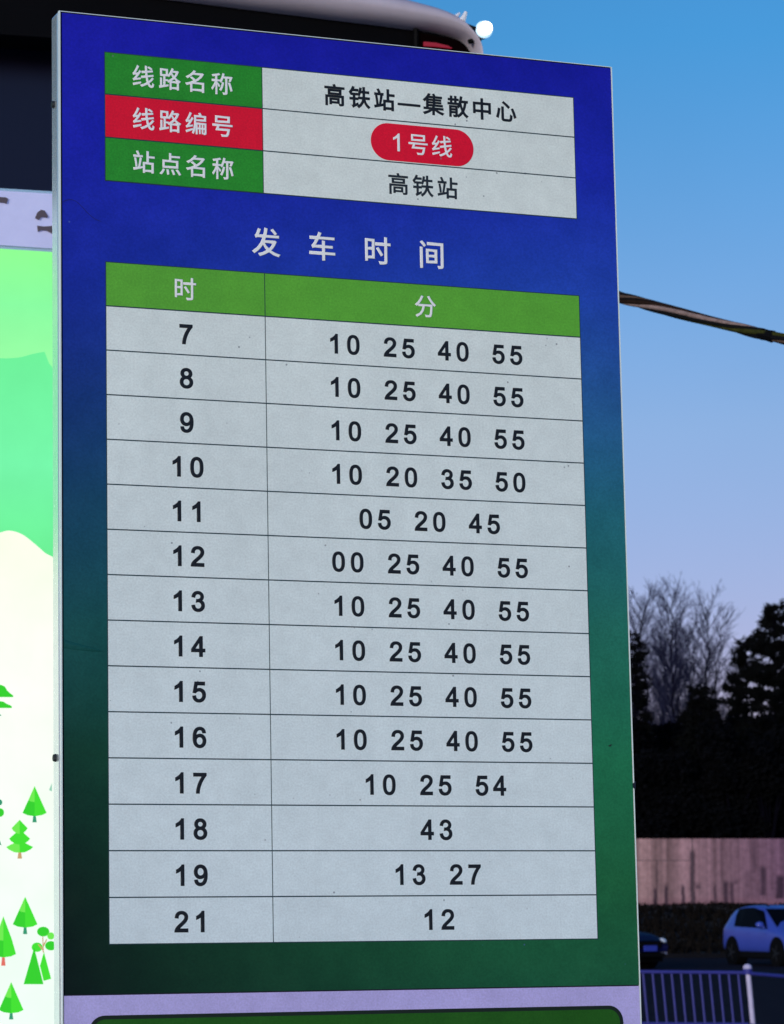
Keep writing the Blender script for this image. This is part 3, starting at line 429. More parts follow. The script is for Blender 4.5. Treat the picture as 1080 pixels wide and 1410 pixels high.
# ------------------------------------------------------------------ printed lettering: outlines in 1/1000 em
GLYPHS = {"线":[[[54,54],[70,-18],[398,80],[387,144],[206,93]],[[704,780],[783,736],[849,689],[893,736],[827,781],[748,822]],[[72,423],[112,434],[232,452],[172,368],[130,317],[89,272],[54,251],[68,215],[78,182],[145,204],[384,255],[384,318],[185,282],[298,430],[401,592],[338,630],[275,519],[148,506],[235,648],[309,804],[239,837],[165,664],[104,556],[74,514],[47,494]],[[887,349],[817,259],[728,178],[706,265],[688,367],[943,415],[931,481],[679,434],[666,566],[915,604],[903,670],[662,634],[658,842],[584,842],[591,623],[433,600],[445,532],[595,555],[608,421],[413,385],[425,317],[617,353],[638,235],[666,133],[530,57],[381,0],[408,-31],[428,-62],[565,-5],[691,66],[736,-11],[792,-60],[857,-77],[912,-64],[945,-19],[963,68],[934,84],[907,108],[894,19],[865,-4],[823,9],[786,48],[753,110],[862,208],[950,319]]],"路":[[[156,732],[345,732],[345,556],[156,556]],[[38,42],[51,-31],[438,64],[431,131],[299,100],[299,279],[405,279],[425,254],[441,229],[501,258],[501,-78],[571,-78],[571,-41],[823,-41],[823,-75],[894,-75],[894,256],[926,241],[948,275],[973,304],[848,368],[743,452],[829,575],[891,720],[844,741],[830,738],[636,738],[668,823],[597,841],[550,724],[488,618],[414,532],[414,798],[89,798],[89,490],[231,490],[231,84],[153,66],[153,396],[89,396],[89,52]],[[571,25],[571,218],[823,218],[823,25]],[[797,672],[752,584],[695,504],[639,579],[596,655],[605,672]],[[546,283],[624,337],[697,402],[766,339],[845,283]],[[650,454],[542,364],[424,298],[424,346],[299,346],[299,490],[414,490],[414,522],[443,500],[467,477],[514,530],[558,592],[600,523]]],"名":[[[263,529],[343,469],[417,406],[235,326],[47,273],[69,240],[86,204],[169,226],[252,253],[252,-79],[327,-79],[327,-27],[773,-27],[773,-79],[849,-79],[849,340],[451,340],[608,441],[743,565],[844,713],[794,744],[781,740],[427,740],[461,783],[492,826],[406,843],[329,744],[216,646],[69,559],[98,532],[122,501],[253,581],[361,671],[733,671],[625,549],[487,445],[406,510],[321,572]],[[773,42],[327,42],[327,271],[773,271]]],"称":[[[512,450],[465,268],[392,120],[424,101],[453,81],[529,241],[582,437]],[[782,440],[843,260],[882,91],[952,113],[911,280],[848,460]],[[532,838],[484,652],[408,496],[408,553],[279,553],[279,731],[348,750],[409,772],[364,831],[226,786],[63,752],[75,723],[84,694],[209,715],[209,553],[54,553],[54,483],[200,483],[125,309],[33,167],[53,135],[70,103],[143,218],[209,362],[209,-81],[279,-81],[279,370],[328,300],[365,241],[409,300],[348,371],[279,445],[279,483],[398,483],[394,477],[428,458],[458,438],[509,529],[553,637],[653,637],[653,12],[649,-1],[636,-5],[532,-5],[548,-40],[559,-76],[638,-74],[691,-63],[720,-37],[728,12],[728,637],[863,637],[810,526],[877,510],[919,602],[958,697],[909,711],[898,707],[576,707],[604,824]]],"编":[[[40,54],[58,-15],[346,103],[332,163],[173,102]],[[61,423],[98,434],[205,450],[152,366],[116,316],[78,269],[45,248],[68,182],[128,204],[339,255],[335,285],[334,317],[167,282],[271,432],[364,597],[303,632],[275,574],[245,517],[133,505],[216,652],[287,815],[215,840],[147,664],[91,554],[63,512],[38,491]],[[624,350],[624,202],[541,202],[541,350]],[[675,350],[746,350],[746,202],[675,202]],[[481,412],[481,-72],[541,-72],[541,143],[624,143],[624,-47],[675,-47],[675,143],[746,143],[746,-46],[797,-46],[797,143],[871,143],[871,-7],[869,-14],[861,-17],[814,-16],[825,-44],[831,-73],[876,-71],[908,-62],[926,-41],[930,-8],[930,413],[871,412]],[[797,350],[871,350],[871,202],[797,202]],[[605,826],[628,780],[648,732],[414,732],[414,515],[408,343],[380,155],[314,-21],[344,-40],[372,-63],[442,118],[474,316],[483,498],[920,498],[920,732],[729,732],[706,788],[675,846]],[[483,668],[850,668],[850,561],[483,561]]],"号":[[[260,732],[736,732],[736,596],[260,596]],[[185,799],[185,530],[815,530],[815,799]],[[63,440],[63,371],[269,371],[236,276],[203,191],[727,191],[697,59],[663,-1],[644,-9],[615,-10],[545,-9],[444,-2],[462,-38],[470,-74],[568,-78],[639,-77],[688,-71],[726,-50],[774,36],[812,225],[816,259],[315,259],[352,371],[933,371],[933,440]]],"站":[[[58,652],[58,582],[447,582],[447,652]],[[98,525],[129,340],[146,167],[209,178],[190,351],[158,536]],[[175,815],[215,736],[243,662],[311,686],[282,758],[240,835]],[[330,549],[302,340],[264,144],[47,95],[65,20],[443,116],[436,185],[328,159],[366,342],[400,535]],[[467,362],[467,-79],[540,-79],[540,-31],[842,-31],[842,-75],[918,-75],[918,362],[706,362],[706,561],[960,561],[960,633],[706,633],[706,841],[629,841],[629,362]],[[540,39],[540,291],[842,291],[842,39]]],"点":[[[237,465],[760,465],[760,286],[237,286]],[[340,128],[355,23],[361,-71],[437,-61],[429,31],[411,134]],[[547,127],[589,25],[617,-69],[690,-50],[660,42],[615,142]],[[751,135],[826,29],[880,-72],[951,-42],[894,57],[818,161]],[[177,155],[118,44],[42,-46],[110,-79],[188,19],[248,136]],[[166,536],[166,216],[835,216],[835,536],[530,536],[530,663],[910,663],[910,734],[530,734],[530,840],[455,840],[455,536]]],"高":[[[286,559],[719,559],[719,468],[286,468]],[[211,614],[211,413],[797,413],[797,614]],[[441,826],[470,736],[59,736],[59,670],[937,670],[937,736],[553,736],[513,843]],[[96,357],[96,-79],[168,-79],[168,294],[830,294],[830,-1],[826,-13],[813,-16],[711,-15],[725,-43],[735,-72],[816,-71],[869,-63],[897,-42],[905,0],[905,357]],[[281,235],[281,-21],[352,-21],[352,29],[706,29],[706,235]],[[352,179],[638,179],[638,85],[352,85]]],"铁":[[[184,838],[120,704],[32,596],[54,561],[71,526],[125,585],[173,656],[430,656],[430,728],[213,728],[234,773],[252,818]],[[59,344],[59,275],[211,275],[211,68],[195,18],[164,-8],[185,-40],[201,-75],[253,-40],[432,58],[417,122],[283,54],[283,275],[429,275],[429,344],[283,344],[283,479],[404,479],[404,547],[109,547],[109,479],[211,479],[211,344]],[[662,835],[662,660],[561,660],[574,724],[585,789],[514,800],[481,628],[423,486],[455,469],[485,449],[516,514],[543,591],[662,591],[662,528],[661,462],[657,393],[447,393],[447,321],[647,321],[609,197],[533,79],[407,-24],[437,-51],[461,-79],[574,15],[651,120],[699,232],[751,105],[822,1],[914,-76],[937,-43],[965,-14],[865,66],[791,180],[742,321],[953,321],[953,393],[731,393],[735,462],[736,528],[736,591],[929,591],[929,660],[736,660],[736,835]]],"—":[[[1009,285],[-9,285],[-9,221],[1009,221]]],"集":[[[460,292],[460,225],[54,225],[54,162],[393,162],[222,63],[29,-6],[56,-36],[79,-69],[279,15],[460,135],[460,-79],[535,-79],[535,138],[717,21],[920,-61],[942,-29],[968,1],[776,67],[605,162],[947,162],[947,225],[535,225],[535,292]],[[490,552],[490,486],[247,486],[247,552]],[[467,824],[491,780],[512,734],[286,734],[343,827],[265,842],[209,748],[130,649],[30,558],[59,536],[85,510],[130,550],[172,591],[172,271],[247,271],[247,303],[919,303],[919,363],[562,363],[562,432],[849,432],[849,486],[562,486],[562,552],[846,552],[846,606],[562,606],[562,672],[887,672],[887,734],[591,734],[566,788],[534,843]],[[490,606],[247,606],[247,672],[490,672]],[[490,432],[490,363],[247,363],[247,432]]],"散":[[[355,832],[355,719],[226,719],[226,832],[157,832],[157,719],[56,719],[56,656],[157,656],[157,537],[40,537],[40,472],[529,472],[529,537],[425,537],[425,656],[527,656],[527,719],[425,719],[425,832]],[[226,656],[355,656],[355,537],[226,537]],[[181,218],[400,218],[400,147],[181,147]],[[181,276],[181,346],[400,346],[400,276]],[[111,405],[111,-80],[181,-80],[181,89],[400,89],[400,-1],[397,-12],[385,-16],[291,-15],[304,-47],[313,-78],[390,-77],[439,-68],[464,-44],[471,-2],[471,405]],[[649,584],[819,584],[786,409],[735,261],[683,410],[647,576]],[[629,840],[598,674],[552,523],[489,398],[517,368],[541,336],[575,394],[606,460],[644,315],[694,184],[601,70],[475,-17],[500,-49],[519,-82],[640,4],[733,110],[814,1],[915,-81],[940,-46],[968,-17],[860,65],[776,180],[848,362],[894,584],[961,584],[961,654],[668,654],[687,740],[703,829]]],"中":[[[458,840],[458,661],[96,661],[96,186],[171,186],[171,248],[458,248],[458,-79],[537,-79],[537,248],[825,248],[825,191],[902,191],[902,661],[537,661],[537,840]],[[171,322],[171,588],[458,588],[458,322]],[[825,322],[537,322],[537,588],[825,588]]],"心":[[[295,561],[295,65],[307,-12],[351,-51],[435,-62],[637,-62],[723,-40],[766,36],[784,184],[747,198],[712,218],[702,87],[680,25],[634,9],[441,9],[398,13],[378,30],[373,65],[373,561]],[[135,486],[100,291],[44,108],[120,76],[173,270],[207,472]],[[761,485],[840,289],[892,105],[966,135],[912,317],[831,512]],[[342,756],[491,640],[611,527],[665,584],[543,694],[393,805]]],"发":[[[673,790],[743,713],[801,642],[860,683],[801,751],[731,826]],[[144,523],[178,536],[251,540],[391,540],[309,347],[191,185],[30,57],[61,29],[86,-1],[205,86],[302,188],[381,305],[449,200],[531,110],[392,33],[240,-18],[262,-49],[280,-82],[442,-24],[589,61],[739,-25],[917,-83],[939,-48],[964,-16],[793,33],[648,108],[728,193],[794,294],[844,413],[793,437],[779,433],[441,433],[460,485],[477,540],[930,540],[931,612],[497,612],[519,718],[537,830],[453,844],[435,725],[411,612],[229,612],[270,700],[303,797],[223,812],[187,702],[156,634],[138,607],[119,594],[133,558]],[[588,154],[497,249],[427,361],[742,361],[675,248]]],"车":[[[168,321],[203,332],[276,336],[507,336],[507,184],[61,184],[61,110],[507,110],[507,-80],[586,-80],[586,110],[942,110],[942,184],[586,184],[586,336],[858,336],[858,407],[586,407],[586,560],[507,560],[507,407],[250,407],[314,509],[376,622],[924,622],[924,695],[412,695],[468,822],[383,845],[355,769],[323,695],[77,695],[77,622],[289,622],[242,533],[210,478],[173,424],[140,398],[156,358]]],"时":[[[474,452],[558,324],[627,208],[693,246],[622,360],[536,485]],[[324,402],[324,174],[153,174],[153,402]],[[324,469],[153,469],[153,688],[324,688]],[[81,756],[81,25],[153,25],[153,106],[394,106],[394,756]],[[764,835],[764,640],[440,640],[440,566],[764,566],[764,33],[758,12],[736,6],[670,5],[562,7],[578,-32],[590,-70],[714,-68],[790,-56],[829,-28],[840,33],[840,566],[962,566],[962,640],[840,640],[840,835]]],"间":[[[91,615],[91,-80],[168,-80],[168,615]],[[106,791],[175,716],[227,644],[289,684],[235,756],[164,827]],[[379,295],[619,295],[619,160],[379,160]],[[379,491],[619,491],[619,358],[379,358]],[[311,554],[311,98],[690,98],[690,554]],[[352,784],[352,713],[836,713],[836,11],[832,-2],[819,-7],[723,-6],[737,-41],[747,-75],[825,-74],[878,-63],[905,-37],[913,11],[913,784]]],"分":[[[673,822],[604,794],[689,644],[792,504],[900,393],[929,426],[961,456],[854,556],[752,684]],[[324,820],[252,673],[157,544],[44,442],[78,413],[108,384],[148,419],[187,457],[187,388],[380,388],[341,224],[247,83],[65,-19],[91,-50],[111,-83],[309,36],[413,198],[459,388],[731,388],[711,117],[680,14],[663,4],[637,2],[578,3],[487,8],[504,-29],[512,-67],[602,-71],[670,-69],[714,-60],[748,-34],[787,96],[811,426],[812,462],[192,462],[310,616],[404,798]]],"0":[[[30,251],[30,280],[32,307],[34,332],[38,356],[42,377],[48,396],[59,422],[71,445],[86,465],[103,481],[123,494],[145,504],[169,509],[195,511],[215,510],[234,507],[251,502],[267,495],[282,485],[295,474],[307,462],[318,447],[328,431],[336,412],[343,393],[349,371],[353,355],[355,338],[358,319],[359,298],[360,275],[361,251],[360,222],[359,195],[356,170],[353,147],[348,126],[342,106],[332,80],[319,58],[304,38],[287,21],[268,8],[246,-1],[222,-7],[195,-9],[171,-7],[149,-3],[129,5],[110,15],[93,28],[78,44],[64,67],[51,95],[42,127],[35,164],[31,205]],[[94,251],[95,212],[97,177],[101,147],[107,121],[114,100],[123,84],[139,66],[156,53],[175,45],[195,43],[215,45],[234,53],[251,66],[267,84],[276,101],[283,121],[289,147],[293,177],[295,212],[296,251],[295,291],[293,325],[289,356],[283,381],[276,402],[267,418],[251,436],[234,449],[215,457],[194,459],[174,457],[156,450],[140,439],[126,423],[116,406],[108,383],[102,357],[97,326],[95,291]]],"1":[[[265,0],[202,0],[202,398],[190,387],[176,377],[161,366],[143,355],[125,345],[108,336],[92,329],[77,323],[77,383],[103,396],[127,411],[149,426],[169,443],[187,460],[203,478],[215,494],[225,511],[265,511]]],"2":[[[358,60],[358,0],[22,0],[23,22],[29,43],[36,61],[46,78],[57,94],[70,111],[86,128],[105,147],[127,167],[152,188],[178,210],[201,230],[221,249],[238,266],[253,282],[264,296],[277,316],[286,335],[291,353],[293,371],[291,389],[286,405],[278,420],[266,434],[252,445],[236,453],[218,458],[197,459],[176,458],[157,453],[140,444],[125,432],[113,417],[105,400],[99,380],[98,357],[33,364],[37,387],[42,408],[49,427],[58,444],[70,460],[83,473],[98,485],[115,494],[133,502],[154,507],[175,510],[199,511],[222,510],[244,507],[264,501],[283,493],[299,483],[315,470],[333,449],[347,425],[355,399],[357,370],[356,355],[354,339],[350,325],[345,310],[337,295],[328,279],[317,264],[303,248],[293,236],[280,223],[265,209],[248,193],[229,177],[207,158],[186,140],[169,125],[156,114],[148,105],[140,97],[131,87],[121,75],[108,60]]],"3":[[[30,134],[92,143],[99,118],[107,97],[117,80],[129,66],[143,56],[158,49],[174,44],[192,43],[213,45],[233,50],[250,60],[266,73],[280,89],[289,107],[295,127],[297,149],[295,170],[290,188],[281,205],[269,220],[254,232],[237,241],[218,246],[197,248],[177,246],[153,241],[160,296],[166,295],[170,295],[190,296],[209,300],[226,307],[243,316],[257,328],[268,343],[274,361],[276,382],[274,398],[270,413],[262,426],[252,438],[240,447],[225,454],[209,458],[191,460],[173,458],[157,454],[142,447],[129,437],[118,425],[109,409],[102,390],[97,368],[35,379],[42,408],[53,435],[68,457],[87,476],[108,492],[132,502],[159,509],[188,511],[208,510],[228,507],[247,501],[265,493],[281,483],[296,472],[308,459],[318,444],[326,429],[332,413],[336,396],[337,379],[336,362],[332,347],[327,332],[319,318],[309,304],[296,293],[282,282],[265,274],[287,267],[306,257],[323,245],[337,230],[348,212],[356,192],[361,170],[362,147],[361,125],[357,104],[350,85],[341,67],[328,51],[314,35],[297,22],[278,11],[259,2],[238,-4],[216,-7],[192,-9],[171,-8],[150,-4],[131,1],[113,9],[97,19],[82,31],[68,45],[56,60],[47,77],[39,94],[33,114]]],"4":[[[230,0],[230,122],[9,122],[9,179],[241,509],[292,509],[292,179],[361,179],[361,122],[292,122],[292,0]],[[230,179],[230,409],[70,179]]],"5":[[[30,133],[95,139],[100,116],[107,97],[117,80],[129,67],[143,56],[158,49],[175,44],[193,43],[215,45],[235,51],[253,62],[269,77],[283,95],[293,116],[299,140],[301,167],[299,192],[293,215],[284,235],[271,251],[254,265],[236,275],[215,280],[192,282],[163,279],[137,269],[116,253],[99,233],[41,241],[90,502],[343,502],[343,442],[140,442],[112,306],[136,320],[159,329],[184,335],[209,337],[230,336],[251,332],[270,326],[288,317],[305,305],[321,291],[335,275],[347,258],[356,239],[362,218],[366,196],[367,173],[366,150],[363,129],[357,108],[349,89],[339,70],[327,53],[309,34],[290,19],[269,7],[246,-2],[220,-7],[193,-9],[171,-8],[150,-4],[130,1],[112,9],[95,18],[80,30],[66,44],[55,59],[45,75],[38,93],[33,113]]],"6":[[[354,384],[292,379],[282,411],[268,433],[255,445],[240,453],[223,458],[206,460],[178,456],[153,443],[139,431],[127,417],[116,400],[107,380],[101,365],[97,349],[94,330],[91,310],[90,287],[89,262],[101,279],[114,292],[128,304],[144,314],[161,321],[178,326],[195,329],[212,330],[233,329],[252,325],[270,319],[288,310],[304,298],[319,284],[332,268],[343,251],[352,231],[358,211],[362,189],[363,165],[362,142],[358,119],[351,97],[342,76],[331,57],[318,40],[302,25],[285,13],[267,4],[247,-3],[226,-7],[203,-9],[178,-7],[154,-2],[132,6],[112,17],[93,31],[76,49],[60,70],[48,96],[38,125],[32,159],[27,197],[26,240],[28,287],[32,329],[40,367],[50,401],[64,430],[81,454],[98,472],[117,486],[137,497],[160,505],[184,510],[210,511],[239,509],[265,503],[288,492],[309,477],[326,459],[340,437],[349,412]],[[99,165],[99,149],[102,133],[106,118],[112,103],[120,89],[129,77],[139,67],[151,58],[176,47],[202,43],[222,45],[239,51],[256,61],[270,75],[283,92],[292,112],[297,135],[299,161],[297,186],[292,209],[283,228],[271,245],[256,258],[239,267],[220,273],[200,275],[180,273],[161,267],[144,258],[128,245],[115,228],[106,209],[100,188]]],"7":[[[34,442],[34,502],[363,502],[363,454],[347,436],[331,416],[315,394],[299,370],[283,344],[267,316],[252,288],[237,259],[225,229],[213,200],[202,170],[193,140],[187,118],[182,96],[178,72],[174,49],[171,25],[169,0],[105,0],[106,20],[108,42],[111,66],[116,90],[122,116],[128,143],[137,171],[146,199],[156,226],[167,253],[180,279],[193,306],[207,331],[222,356],[237,379],[252,401],[268,422],[283,442]]],"8":[[[126,276],[108,284],[92,293],[79,304],[68,317],[60,330],[54,346],[50,362],[49,380],[52,407],[59,431],[72,453],[89,473],[111,490],[136,502],[164,509],[195,511],[227,509],[256,501],[281,489],[303,472],[321,452],[333,429],[341,405],[343,378],[342,361],[339,345],[333,330],[325,316],[314,304],[301,293],[286,284],[268,276],[290,267],[310,256],[326,243],[340,227],[350,209],[358,189],[363,168],[364,145],[363,124],[359,104],[353,85],[344,68],[332,51],[318,36],[302,22],[284,11],[265,2],[244,-4],[221,-7],[197,-9],[172,-7],[150,-4],[128,2],[109,11],[91,22],[75,36],[61,51],[49,68],[40,86],[34,105],[30,126],[29,147],[30,171],[35,193],[43,213],[54,230],[68,246],[85,259],[104,269]],[[113,382],[115,365],[119,349],[126,335],[136,323],[149,313],[163,306],[179,301],[197,300],[214,301],[230,306],[244,313],[256,323],[266,335],[273,348],[278,363],[279,378],[278,395],[273,410],[266,424],[255,436],[243,447],[229,454],[213,458],[196,460],[179,458],[163,454],[149,447],[137,437],[126,425],[119,412],[115,397]],[[93,147],[96,121],[106,95],[121,73],[143,56],[169,46],[197,43],[219,45],[238,50],[256,59],[271,72],[284,87],[293,104],[299,124],[300,145],[298,166],[293,186],[283,204],[270,219],[254,232],[236,242],[217,247],[195,249],[174,247],[155,242],[137,233],[122,220],[109,204],[100,187],[95,168]]],"9":[[[36,118],[98,123],[108,91],[122,69],[135,57],[150,49],[167,44],[184,42],[212,46],[237,59],[251,71],[263,85],[274,102],[283,122],[289,137],[293,153],[296,172],[299,192],[300,215],[301,240],[289,223],[276,210],[262,198],[246,188],[229,181],[212,176],[195,173],[178,172],[157,173],[138,177],[120,183],[102,192],[86,204],[71,218],[58,234],[47,251],[38,271],[32,291],[28,313],[27,337],[28,360],[32,383],[39,405],[48,426],[59,445],[72,462],[88,477],[105,489],[123,498],[143,505],[164,509],[187,511],[212,509],[236,504],[258,496],[278,485],[297,471],[314,453],[330,432],[342,406],[352,377],[358,343],[363,305],[364,262],[362,215],[358,173],[350,135],[340,101],[326,72],[309,48],[292,30],[273,16],[253,5],[230,-3],[206,-8],[180,-9],[151,-7],[125,-1],[102,10],[81,25],[64,43],[50,65],[41,90]],[[291,337],[291,353],[288,369],[284,384],[278,399],[270,413],[261,425],[251,435],[239,444],[214,455],[188,459],[168,457],[151,451],[134,441],[120,427],[107,410],[98,390],[93,367],[91,341],[93,316],[98,293],[107,274],[119,257],[134,244],[151,235],[170,229],[190,227],[210,229],[229,235],[246,244],[262,257],[275,274],[284,293],[290,314]]]}
GLYPH_MESH = {}
def glyph_mesh(ch, em, bold, material):
    """one character as a thin raised print, origin in its middle; alike characters share the mesh"""
    key = (ch, em, bold, material.name)
    if key in GLYPH_MESH: return GLYPH_MESH[key]
    cu = bpy.data.curves.new('character', 'CURVE'); cu.dimensions = '2D'; cu.fill_mode = 'BOTH'
    cu.bevel_depth = bold; cu.bevel_resolution = 0
    if ch.isdigit(): mx, my, k = 195, 250, em / 516.0
    else: mx, my, k = 500, 380, em / 1000.0
    for l in GLYPHS[ch]:
        sp_ = cu.splines.new('POLY'); sp_.points.add(len(l) - 1); sp_.use_cyclic_u = True
        for q, (a, b) in zip(sp_.points, l): q.co = ((a - mx) * k, (b - my) * k, 0, 1)
    tmp = bpy.data.objects.new('character', cu); COL.objects.link(tmp)
    dg = bpy.context.evaluated_depsgraph_get()
    me = bpy.data.meshes.new_from_object(tmp.evaluated_get(dg)); bpy.data.objects.remove(tmp); bpy.data.curves.remove(cu)
    for vtx in me.vertices: vtx.co.z = (vtx.co.z + bold) * 0.12
    me.materials.clear(); me.materials.append(material); GLYPH_MESH[key] = me
    return me
def lettering(placed, material, parent, bold, z):
    for ch, u, v, em in placed:
        o = bpy.data.objects.new('digit' if ch.isdigit() else 'character', glyph_mesh(ch, em, bold, material)); COL.objects.link(o)
        o.parent = parent; o.location = (u, -v, z)

# ------------------------------------------------------------------ the timetable sign (local: x right, y up, z out of the face; origin = top-left corner)
from math import sin, cos
def rodrigues(r):
    th = Vector(r).length; return Matrix.Rotation(th, 3, Vector(r))
_Rc = rodrigues((-0.157837, -0.379334, 0.010626)); _t = Vector((-0.337556, -0.507464, 3.179142))
def cam2world(p): return Vector((1, 0, 0)) * p[0] - UPV * p[1] + FWD * p[2]
_ex = cam2world(_Rc.col[0]); _ey = -cam2world(_Rc.col[1]); _ez = -cam2world(_Rc.col[2]); _o = EYE + cam2world(_t)
SM = Matrix(((_ex.x, _ey.x, _ez.x, _o.x), (_ex.y, _ey.y, _ez.y, _o.y), (_ex.z, _ey.z, _ez.z, _o.z), (0, 0, 0, 1)))
SW, SD = 0.62, 0.027
SH = (_o.z - 0.10) / _ey.z              # panel length from its top down to the plinth
base_pt = SM @ Vector((SW / 2, -SH, -SD / 2))
SB = SM.copy(); SB.translation = base_pt   # the sign's Empty: at its foot, leaning as the panel does
sign = empty('timetable_sign', SB, 'tall blue and green bus timetable panel with white hour table in Chinese', 'sign')
def sp(mb, name, m, parent=None, **k):     # build in face coordinates, then express in the Empty's frame
    off = Vector((-SW / 2, SH, SD / 2))
    mb.v = [tuple(Vector(v) + off) for v in mb.v]
    return mb.build(name, m, parent or sign, **k)

def print_material():                  # the printed ground: blue fading through teal to green, with film grain, dust and faint rubs
    m = bpy.data.materials.new('print_ground'); m.use_nodes = True; t = m.node_tree; b = t.nodes['Principled BSDF']
    L = t.links.new; N = t.nodes.new
    c = N('ShaderNodeTexCoord'); mp = N('ShaderNodeMapping'); mp.inputs['Location'].default_value = (SW / 2, -SH, 0)
    L(c.outputs['Object'], mp.inputs[0]); s = N('ShaderNodeSeparateXYZ'); L(mp.outputs[0], s.inputs[0])
    def mr(src, a, b_, c0=0.0, c1=1.0):
        n = N('ShaderNodeMapRange'); n.inputs[1].default_value = a; n.inputs[2].default_value = b_; n.inputs[3].default_value = c0; n.inputs[4].default_value = c1
        L(src, n.inputs[0]); return n.outputs[0]
    def rmp(stops):
        r = N('ShaderNodeValToRGB'); e = r.color_ramp.elements
        e[0].position = stops[0][0]; e[0].color = (*stops[0][1], 1); e[1].position = stops[-1][0]; e[1].color = (*stops[-1][1], 1)
        for p, q in stops[1:-1]: k = e.new(p); k.color = (*q, 1)
        return r
    v = mr(s.outputs[1], 0.0, -1.0)
    wob = N('ShaderNodeTexNoise'); wob.inputs['Scale'].default_value = 2.2; L(mp.outputs[0], wob.inputs['Vector'])
    ad = N('ShaderNodeMath'); ad.operation = 'MULTIPLY_ADD'; L(wob.outputs[0], ad.inputs[0]); ad.inputs[1].default_value = 0.05; L(v, ad.inputs[2])
    sb = N('ShaderNodeMath'); sb.operation = 'SUBTRACT'; L(ad.outputs[0], sb.inputs[0]); sb.inputs[1].default_value = 0.025
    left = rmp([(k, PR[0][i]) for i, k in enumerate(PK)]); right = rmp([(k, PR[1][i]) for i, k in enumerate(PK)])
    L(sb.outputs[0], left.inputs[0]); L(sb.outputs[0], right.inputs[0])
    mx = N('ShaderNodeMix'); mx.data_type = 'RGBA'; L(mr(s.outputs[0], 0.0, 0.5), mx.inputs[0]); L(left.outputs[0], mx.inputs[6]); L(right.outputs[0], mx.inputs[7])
    g = N('ShaderNodeTexNoise'); g.inputs['Scale'].default_value = 420; g.inputs['Detail'].default_value = 3; L(mp.outputs[0], g.inputs['Vector'])
    g2 = N('ShaderNodeTexNoise'); g2.inputs['Scale'].default_value = 30; g2.inputs['Detail'].default_value = 6; L(mp.outputs[0], g2.inputs['Vector'])
    a1 = mr(g.outputs[0], 0.3, 0.7, 0.88, 1.12); a2 = mr(g2.outputs[0], 0.3, 0.7, 0.9, 1.1)
    pm = N('ShaderNodeMath'); pm.operation = 'MULTIPLY'; L(a1, pm.inputs[0]); L(a2, pm.inputs[1])
    sc = N('ShaderNodeVectorMath'); sc.operation = 'SCALE'; L(mx.outputs[2], sc.inputs[0]); L(pm.outputs[0], sc.inputs['Scale'])
    vo = N('ShaderNodeTexVoronoi'); vo.inputs['Scale'].default_value = 48; L(mp.outputs[0], vo.inputs['Vector'])
    dn = N('ShaderNodeTexNoise'); dn.inputs['Scale'].default_value = 9; L(mp.outputs[0], dn.inputs['Vector'])
    d1 = mr(vo.outputs['Distance'], 0.03, 0.055, 1, 0); d2 = mr(dn.outputs[0], 0.55, 0.65)
    dm = N('ShaderNodeMath'); dm.operation = 'MULTIPLY'; L(d1, dm.inputs[0]); L(d2, dm.inputs[1])
    fx = N('ShaderNodeMix'); fx.data_type = 'RGBA'; L(dm.outputs[0], fx.inputs[0]); L(sc.outputs[0], fx.inputs[6]); fx.inputs[7].default_value = (0.10, 0.16, 0.45, 1)
    L(fx.outputs[2], b.inputs['Base Color'])
    L(mr(g2.outputs[0], 0.3, 0.7, 0.38, 0.55), b.inputs['Roughness']); b.inputs['Specular IOR Level'].default_value = 0.25
    bp = N('ShaderNodeBump'); bp.inputs['Strength'].default_value = 0.12; bp.inputs['Distance'].default_value = 0.002; L(g2.outputs[0], bp.inputs['Height']); L(bp.outputs[0], b.inputs['Normal'])
    return m
PK = [0.0, 0.14, 0.27, 0.38, 0.50, 0.62, 0.75, 0.88, 1.0]
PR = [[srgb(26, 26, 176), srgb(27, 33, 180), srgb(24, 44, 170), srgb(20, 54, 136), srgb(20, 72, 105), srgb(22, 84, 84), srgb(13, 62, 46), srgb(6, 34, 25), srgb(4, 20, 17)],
      [srgb(22, 24, 165), srgb(28, 44, 182), srgb(36, 76, 186), srgb(42, 100, 160), srgb(36, 112, 125), srgb(36, 118, 98), srgb(32, 122, 80), srgb(30, 106, 62), srgb(26, 92, 60)]]

